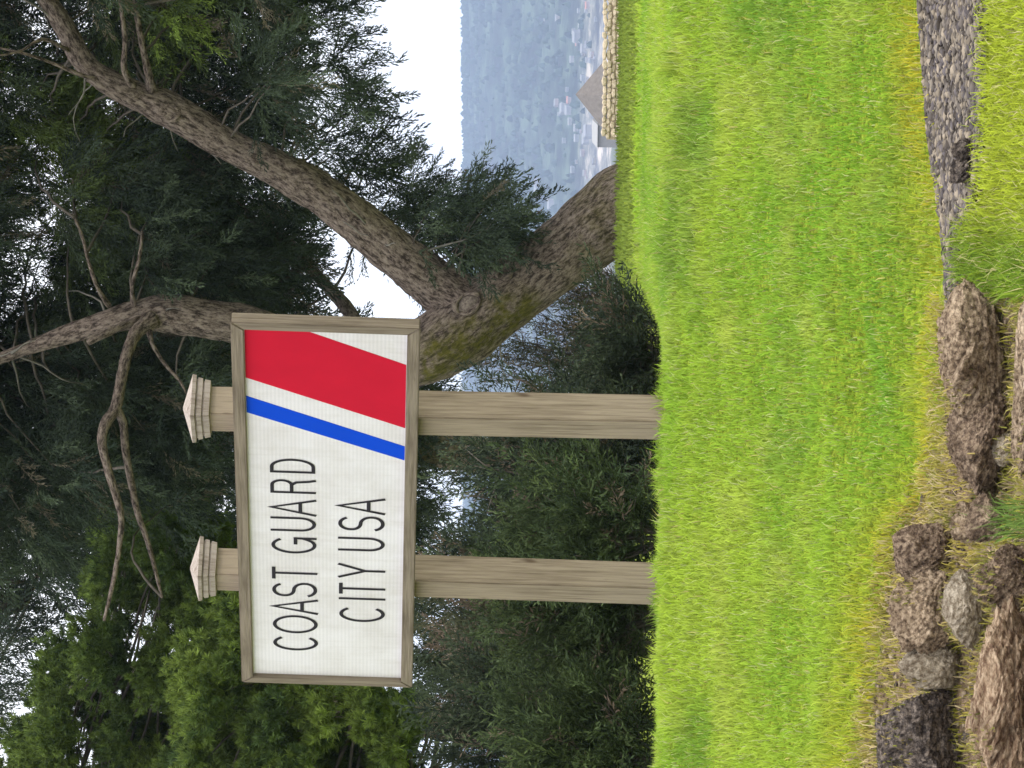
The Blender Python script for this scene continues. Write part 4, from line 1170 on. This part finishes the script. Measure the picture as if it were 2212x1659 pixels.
cl_px = clumps_in(polyR, 118, DT - 0.9, DT + 1.2, rng, GAPS, 22)
tips = [(850, 415, 0.4), (880, 460, 0.4), (910, 490, 0.5), (940, 440, 0.2), (975, 470, 0.4), (1005, 415, 0.1), (1015, 480, 0.4), (1045, 450, 0.15), (1060, 505, 0.35), (990, 530, 0.5), (935, 545, 0.5), (890, 520, 0.5), (960, 580, 0.4), (1095, 490, 0.15), (1035, 545, 0.4), (705, 180, 0.25), (730, 205, 0.2), (725, 330, 0.2), (755, 365, 0.3), (680, 60, 0.25), (695, 110, 0.25), (780, 345, 0.1), (745, 250, 0.08)]
LA = np.array([(1035, 668), (930, 607), (860, 553), (760, 470), (680, 410), (590, 360), (500, 316), (420, 268), (355, 232), (300, 208), (240, 180), (185, 138), (140, 60), (95, -10), (20, -110)], float)
def near_limb(a, b):
    p = np.array([a, b]); v = LA[1:] - LA[:-1]; t = np.clip(((p - LA[:-1]) * v).sum(1) / (v * v).sum(1), 0, 1)
    return np.linalg.norm(p - (LA[:-1] + v * t[:, None]), axis=1).min()
cl_px = [(a, b, max(d, DT + 0.45) if near_limb(a, b) < 105 else d) for a, b, d in cl_px]      # the big limb runs along the crown's near side
cR = [tuple(P(a, b, d)) for a, b, d in cl_px]; rR = [rng.uniform(0.17, 0.36) for _ in cR]
cT = [tuple(P(a, b, DT + rng.uniform(-0.3, 0.5))) for a, b, s in tips]; rT = [0.13 + 0.14 * s for a, b, s in tips]
nT = len(tips)
cl_px2 = clumps_in(polyL, 120, DT + 0.3, DT + 2.2, rng, GAPS, 24)
cL = [tuple(P(a, b, d)) for a, b, d in cl_px2]; rL = [rng.uniform(0.2, 0.38) for _ in cL]
cl_px3 = clumps_in(polyU, 62, DT + 0.5, DT + 2.4, rng, [(20, 860, 40, 0.3), (400, 1000, 40, 0.3), (300, 1090, 34, 0.2)], 26)
cU = [tuple(P(a, b, d)) for a, b, d in cl_px3]; rU = [rng.uniform(0.2, 0.38) for _ in cU]
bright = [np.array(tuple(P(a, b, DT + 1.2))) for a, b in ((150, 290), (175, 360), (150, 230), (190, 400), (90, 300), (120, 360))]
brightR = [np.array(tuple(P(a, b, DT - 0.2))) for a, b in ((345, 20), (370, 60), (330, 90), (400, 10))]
def col_cyp(k, rg, o, c):
    base = np.array([0.042, 0.060, 0.042]) * np.ones((k, 1))
    t = np.clip(rg.normal(0.25, 0.25, k), 0, 1)[:, None]
    base = lerp(base, np.array([0.10, 0.13, 0.075]), t)
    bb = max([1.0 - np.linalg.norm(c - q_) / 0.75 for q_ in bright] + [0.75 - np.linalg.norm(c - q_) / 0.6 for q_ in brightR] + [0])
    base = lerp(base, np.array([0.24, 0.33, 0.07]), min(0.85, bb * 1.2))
    dead = rg.random(k) < 0.04
    base[dead] = (0.16, 0.14, 0.10)
    return base * rg.uniform(0.6, 1.4, (k, 1))
def dir_droop(o, rg):
    d = o * 0.75 + rg.normal(0, 0.35, o.shape); d[:, 2] -= 0.75; return d
def dir_out(o, rg):
    d = o * 0.9 + rg.normal(0, 0.45, o.shape); d[:, 2] -= 0.1; return d
allc = cR + cT + cL + cU; allr = rR + rT + rL + rU
multi_tubes('twigs', tree, connect([c for c in allc if c[2] < P(-30, 830, DT).z and c[0] < P(830, -30, DT).x], anch, rng), M['twig'])
foliage(tree, allc, allr, 38, 'cyp', col_cyp, dir_droop, rng)
# the crown goes on above and beside the picture
far_c, far_r = [], []
for _ in range(55):
    a = rng.uniform(0, 2 * math.pi); q_ = math.sqrt(rng.random()) * 4.6
    c = np.array([1.2 + math.cos(a) * q_, DT - 1.5 + math.sin(a) * q_, rng.uniform(4.3, 6.6) - 0.12 * q_])
    while project(c[None])[0][0] > -620: c[2] += 0.3
    far_c.append(tuple(c)); far_r.append(rng.uniform(0.5, 0.85))
foliage(tree, far_c, far_r, 24, 'cyp', col_cyp, dir_out, rng, 'upper_crown', (1.6, 2.6))
# bare grey dead twigs hanging in the crown
dead = []
limb_pts = list(spA) + list(spB[len(spB) // 2:])
for k in range(26):
    a = limb_pts[rng.integers(0, len(limb_pts))]
    p = np.array(tuple(a)); v = rng.normal(0, 1, 3); v[2] -= 0.3; v /= np.linalg.norm(v); L = rng.uniform(0.25, 0.9)
    pts = []
    for j in range(9):
        pts.append(Vector(p)); p = p + v * L / 8; v = v + rng.normal(0, 0.22, 3); v /= np.linalg.norm(v)
    dead.append((pts, list(np.linspace(rng.uniform(0.006, 0.013), 0.003, 9))))
multi_tubes('dead_twigs', tree, dead, mat_noise('grey_dead_twig', [(0.3, (0.10, 0.095, 0.08)), (0.7, (0.22, 0.205, 0.175))], 20, 0.9, 0.2, 0.002))

# ------------------------------------------------------------------ darker cypress standing behind it
rng = np.random.default_rng(33)
DB = 44.0
bb_ = Vector((P(1300, 1050, DB).x, DB, tz(P(1300, 1050, DB).x, DB) - 0.05))
bt = empty('cypress_tree', bb_)
tag(bt, 'dark cypress standing upright behind the sign and the leaning tree', 'tree')
sb1, _ = limb('trunk', bt, [(1365, 1010, DB, 120), (1250, 1000, DB, 92), (1050, 985, DB, 80), (850, 960, DB, 72), (650, 945, DB, 64), (450, 930, DB, 54), (250, 920, DB, 44), (50, 900, DB, 34), (-200, 880, DB, 20)], 20, 0.2, 55)
an2 = list(sb1)
for i, b in enumerate([[(900, 965, DB, 40), (800, 900, DB, 30), (700, 800, DB + 0.2, 24), (620, 690, DB + 0.3, 18), (560, 600, DB + 0.3, 10)], [(600, 940, DB, 36), (480, 850, DB, 28), (380, 760, DB, 20), (280, 620, DB, 12)],
                       [(500, 930, DB, 36), (420, 1040, DB, 26), (350, 1130, DB, 18), (300, 1250, DB, 9)], [(300, 920, DB, 30), (200, 1020, DB, 22), (120, 1150, DB, 14), (60, 1300, DB, 8)], [(800, 955, DB, 34), (760, 1060, DB, 26), (700, 1200, DB, 18), (650, 1330, DB, 9)]]):
    s_, _ = limb('branch', bt, b, 10, 0.2, 70 + i); an2 += s_
polyB = [(-330, 620), (120, 690), (300, 560), (420, 480), (560, 520), (590, 640), (520, 760), (620, 800), (860, 860), (930, 1000), (900, 1200), (900, 1500), (500, 1350), (300, 1250), (200, 1400), (-330, 1700)]
gb_ = [(30, 570, 90, 0), (-60, 700, 90, 0.1), (40, 760, 50, 0.2), (-60, 900, 70, 0.3), (20, 1010, 40, 0.2), (90, 700, 50, 0.2), (-40, 1400, 90, 0.1), (-60, 1200, 60, 0.2), (100, 1330, 40, 0.1), (70, 1500, 60, 0.1),  (60, 1350, 60, 0.1), (110, 1430, 40, 0.1), (30, 1420, 50, 0.1), (460, 1100, 30, 0.3), (480, 960, 30, 0.3), (150, 1250, 30, 0.3), (690, 600, 90, 0), (490, 460, 80, 0.05), (640, 650, 40, 0.2), (920, 960, 40, 0.1), (915, 1150, 30, 0.2), (920, 1270, 30, 0.2)]
cb = clumps_in(polyB, 165, DB - 1.5, DB + 1.8, rng, gb_, 22)
cB = [tuple(P(a, b, d)) for a, b, d in cb]; rB = [rng.uniform(0.28, 0.5) for _ in cB]
multi_tubes('twigs', bt, connect(cB, an2, rng, 0.016), M['twig'])
def col_dark(k, rg, o, c):
    base = lerp(np.array([0.034, 0.048, 0.036]) * np.ones((k, 1)), np.array([0.072, 0.092, 0.055]), np.clip(rg.normal(0.25, 0.25, k), 0, 1)[:, None])
    return base * rg.uniform(0.6, 1.35, (k, 1))
foliage(bt, cB, rB, 30, 'cyp', col_dark, dir_droop, rng, scl=(0.9, 1.5))

# ------------------------------------------------------------------ bushy pines at the left
def pine(label, d, base_px, stem, poly, nl, seed, gaps, bright_amt, rad=(0.2, 0.36), per=150):
    rng = np.random.default_rng(seed)
    x = P(*base_px, d).x
    e = empty('pine_tree', (x, d, tz(x, d) - 0.03)); tag(e, label, 'tree', 'bushy pines beside the sign')
    s0 = [(P(a, b, dd), w_) for a, b, dd, w_ in stem]
    an, _ = limb('trunk', e, stem, 16, 0.2, seed)
    cp = clumps_in(poly, nl, d - 1.1, d + 1.1, rng, gaps, 24)
    cc_ = [tuple(P(a, b, dd)) for a, b, dd in cp]; rr2 = [rng.uniform(*rad) for _ in cc_]
    multi_tubes('branches', e, connect(cc_, an, rng, 0.014, 0.005, 0.02), M['twig'])
    pos, X, col = [], [], []
    for c, r in zip(cc_, rr2):
        k = int(per * 1.5 * (r / 0.28) ** 2)
        o = rng.normal(0, 1, (k, 3)); o /= np.linalg.norm(o, axis=1)[:, None]
        o[:, 2] = np.where(o[:, 2] < -0.25, -o[:, 2], o[:, 2])
        o *= (rng.uniform(0.55, 1.05, k) * (1 + 0.35 * np.sin(o[:, 0] * 5 + seed) * np.cos(o[:, 1] * 6)))[:, None] * r
        o[:, 2] *= 0.75
        pos.append(np.array(c) + o)
        dd = o / r + rng.normal(0, 0.3, (k, 3)); dd[:, 2] += 0.55; X.append(dd)
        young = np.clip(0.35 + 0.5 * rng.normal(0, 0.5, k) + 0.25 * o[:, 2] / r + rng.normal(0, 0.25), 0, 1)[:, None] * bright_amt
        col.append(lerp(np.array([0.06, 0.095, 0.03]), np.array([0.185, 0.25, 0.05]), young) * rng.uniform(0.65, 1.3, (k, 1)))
    pos = np.concatenate(pos); X = np.concatenate(X); col = np.concatenate(col)
    scatter('crown', e, COL['tuf'], 5, pos, X, rng.normal(0, 1, pos.shape), rng.uniform(0.65, 1.05, len(pos)), col, rng)
    return e
pine('taller bushy green pine filling the sky beside the sign\'s post caps', 41.0, (1340, 1600), [(1370, 1610, 41, 90), (1150, 1590, 41, 78), (900, 1560, 41, 66), (650, 1520, 41, 54), (400, 1470, 41, 40), (200, 1430, 41, 22)],
     [(120, 1480), (175, 1250), (190, 1160), (250, 1090), (360, 1055), (440, 1085), (500, 1180), (560, 1300), (640, 1420), (760, 1500), (900, 1560), (930, 1800), (930, 2150), (60, 2150), (40, 1750)], 170, 5,
     [(300, 1400, 46, 0.1), (190, 1480, 40, 0.2), (330, 1510, 34, 0.2)], 0.8)
pine('lower bright green pine pressed against the framed end of the sign', 33.0, (1340, 1560), [(1372, 1600, 33, 80), (1200, 1590, 33, 70), (1000, 1560, 33, 58), (800, 1530, 33, 44), (600, 1500, 33, 26)],
     [(420, 1560), (430, 1440), (470, 1330), (540, 1300), (640, 1380), (700, 1470), (800, 1485), (925, 1540), (930, 1750), (920, 2050), (420, 2050)], 110, 8,
     [(660, 1570, 36, 0.1), (860, 1500, 30, 0.2), (540, 1540, 34, 0.2)], 1.0, (0.15, 0.27), 150)

# ------------------------------------------------------------------ shrubs behind the posts
def shrub(label, py, top_px, halfw, d, n_sp, seed, cols, twiggy=0.3, leafy=1.0, scl=(0.7, 1.2), name='juniper_shrub'):
    rng = np.random.default_rng(seed)
    b = P(1400, py, d); b = Vector((b.x, d, tz(b.x, d) - 0.02))
    e = empty(name, b); tag(e, label, 'shrub', 'shrubs behind the sign posts')
    top = P(top_px, py, d).z - b.z; hw = halfw / ppm(d)
    stems, an, ends = [], [], []
    for k in range(int(9 + 10 * twiggy)):
        a = rng.uniform(0, 2 * math.pi); rr_ = math.sqrt(rng.random())
        end = np.array([math.cos(a) * hw * rr_, math.sin(a) * hw * 0.8 * rr_, top * rng.uniform(0.55, 1.0) * (1 - 0.25 * rr_)])
        t = np.linspace(0, 1, 14)[:, None]
        m = np.array([end[0] * 0.3, end[1] * 0.3, end[2] * 0.55])
        p = (1 - t) * (1 - t) * np.zeros(3) + 2 * t * (1 - t) * m + t * t * end + rng.normal(0, 0.012, (14, 3)) * t
        p = p + np.array(b)
        stems.append(([Vector(q_) for q_ in p], list(np.linspace(rng.uniform(0.006, 0.013), 0.0025, 14)))); an += list(p[4:])
        for j in range(int(4 + 8 * twiggy)):
            s = p[rng.integers(4, 13)]; v = rng.normal(0, 1, 3); v[2] = abs(v[2]) * 0.7; v /= np.linalg.norm(v); L = rng.uniform(0.08, 0.26)
            stems.append(([Vector(s), Vector(s + v * L * 0.5 + rng.normal(0, 0.015, 3)), Vector(s + v * L)], [0.004, 0.003, 0.0015]))
            an.append(s + v * L * 0.6); an.append(s + v * L)
    multi_tubes('stems', e, stems, M['twig'], 4)
    an = np.array(an)
    k = int(n_sp * leafy * 2.1)
    pos = an[rng.integers(0, len(an), k)] + rng.normal(0, 0.045, (k, 3))
    o = (pos - (np.array(b) + np.array([0, 0, top * 0.35]))) / max(hw, top * 0.5)
    X = o + rng.normal(0, 0.4, o.shape); X[:, 2] += 0.55
    c0, c1, dd = cols
    col = lerp(np.array(c0), np.array(c1), np.clip(rng.normal(0.35, 0.3, k), 0, 1)[:, None]) * rng.uniform(0.6, 1.35, (k, 1))
    br = rng.random(k) < dd; col[br] = np.array([0.15, 0.115, 0.085]) * rng.uniform(0.6, 1.3, (int(br.sum()), 1))
    pos[:, 2] = np.maximum(pos[:, 2], b.z + 0.03)
    scatter('foliage', e, COL['jun'], 6, pos, X, rng.normal(0, 1, pos.shape), rng.uniform(scl[0], scl[1], k), col, rng)
GRN = ((0.035, 0.052, 0.024), (0.085, 0.115, 0.04), 0.04)
DRK = ((0.030, 0.042, 0.028), (0.07, 0.09, 0.045), 0.06)
OLV = ((0.042, 0.062, 0.03), (0.10, 0.135, 0.05), 0.03)
BRN = ((0.045, 0.05, 0.028), (0.10, 0.10, 0.055), 0.3)
shrub('low scrubby shrub under the leaning trunk', 690, 1180, 150, 38.5, 230, 101, BRN, 0.9, 0.5)
shrub('brushy grey-brown shrub with bare twigs between trunk and post', 800, 960, 170, 37.5, 330, 102, BRN, 1.0, 0.5)
shrub('dark open shrub behind the post under the red slash', 930, 950, 120, 24.2, 220, 103, DRK, 1.0, 0.7)
shrub('dark feathery juniper in the gap between the two posts', 1040, 935, 135, 23.0, 330, 104, DRK, 0.9, 0.75)
shrub('olive-green juniper hugging the post under the lettering', 1165, 1085, 120, 22.4, 330, 105, OLV, 0.3)
shrub('dense mid-green juniper behind the post under the lettering', 1330, 1060, 150, 22.6, 430, 106, GRN, 0.6, 0.85)
shrub('brownish half-dead juniper under the end of the sign', 1400, 890, 150, 24.5, 460, 107, BRN, 1.0, 0.75)
shrub('tall dark juniper beyond the end of the sign', 1560, 930, 160, 23.4, 480, 108, DRK, 0.3)
shrub('low spreading juniper along the lawn beyond the end of the sign', 1640, 1150, 150, 22.2, 430, 109, GRN, 0.3)
shrub('dark juniper outside the pines at the lawn edge', 1860, 980, 180, 23.4, 420, 110, DRK, 0.3)
shrub('tall dense juniper between lower pine and sign, topping the others', 1340, 850, 210, 28.0, 900, 112, DRK, 0.4, scl=(0.9, 1.5))
shrub('dense low brush where the lawn dips beside the post', 780, 1330, 70, 23.6, 200, 113, DRK, 0.5)
shrub('small dark juniper at the post foot', 1010, 1230, 110, 23.4, 230, 111, DRK, 0.3)

# ------------------------------------------------------------------ sea haze: one closed box of even air round everything
bm = box_bm(-4000, 4000, -95, 6500, -15.5, 175)
hm = bpy.data.materials.new('haze_air'); hm.use_nodes = True
hn = hm.node_tree.nodes; hn.clear()
pv = hn.new('ShaderNodeVolumePrincipled')
pv.inputs['Color'].default_value = (0.56, 0.69, 1.0, 1)
pv.inputs['Density'].default_value = 0.00015
ho = hn.new('ShaderNodeOutputMaterial')
hm.node_tree.links.new(pv.outputs[0], ho.inputs['Volume'])
hz = bm_obj('haze', bm, hm)
tag(hz, 'pale blue sea haze filling the air over the bay', 'haze', kind='stuff')
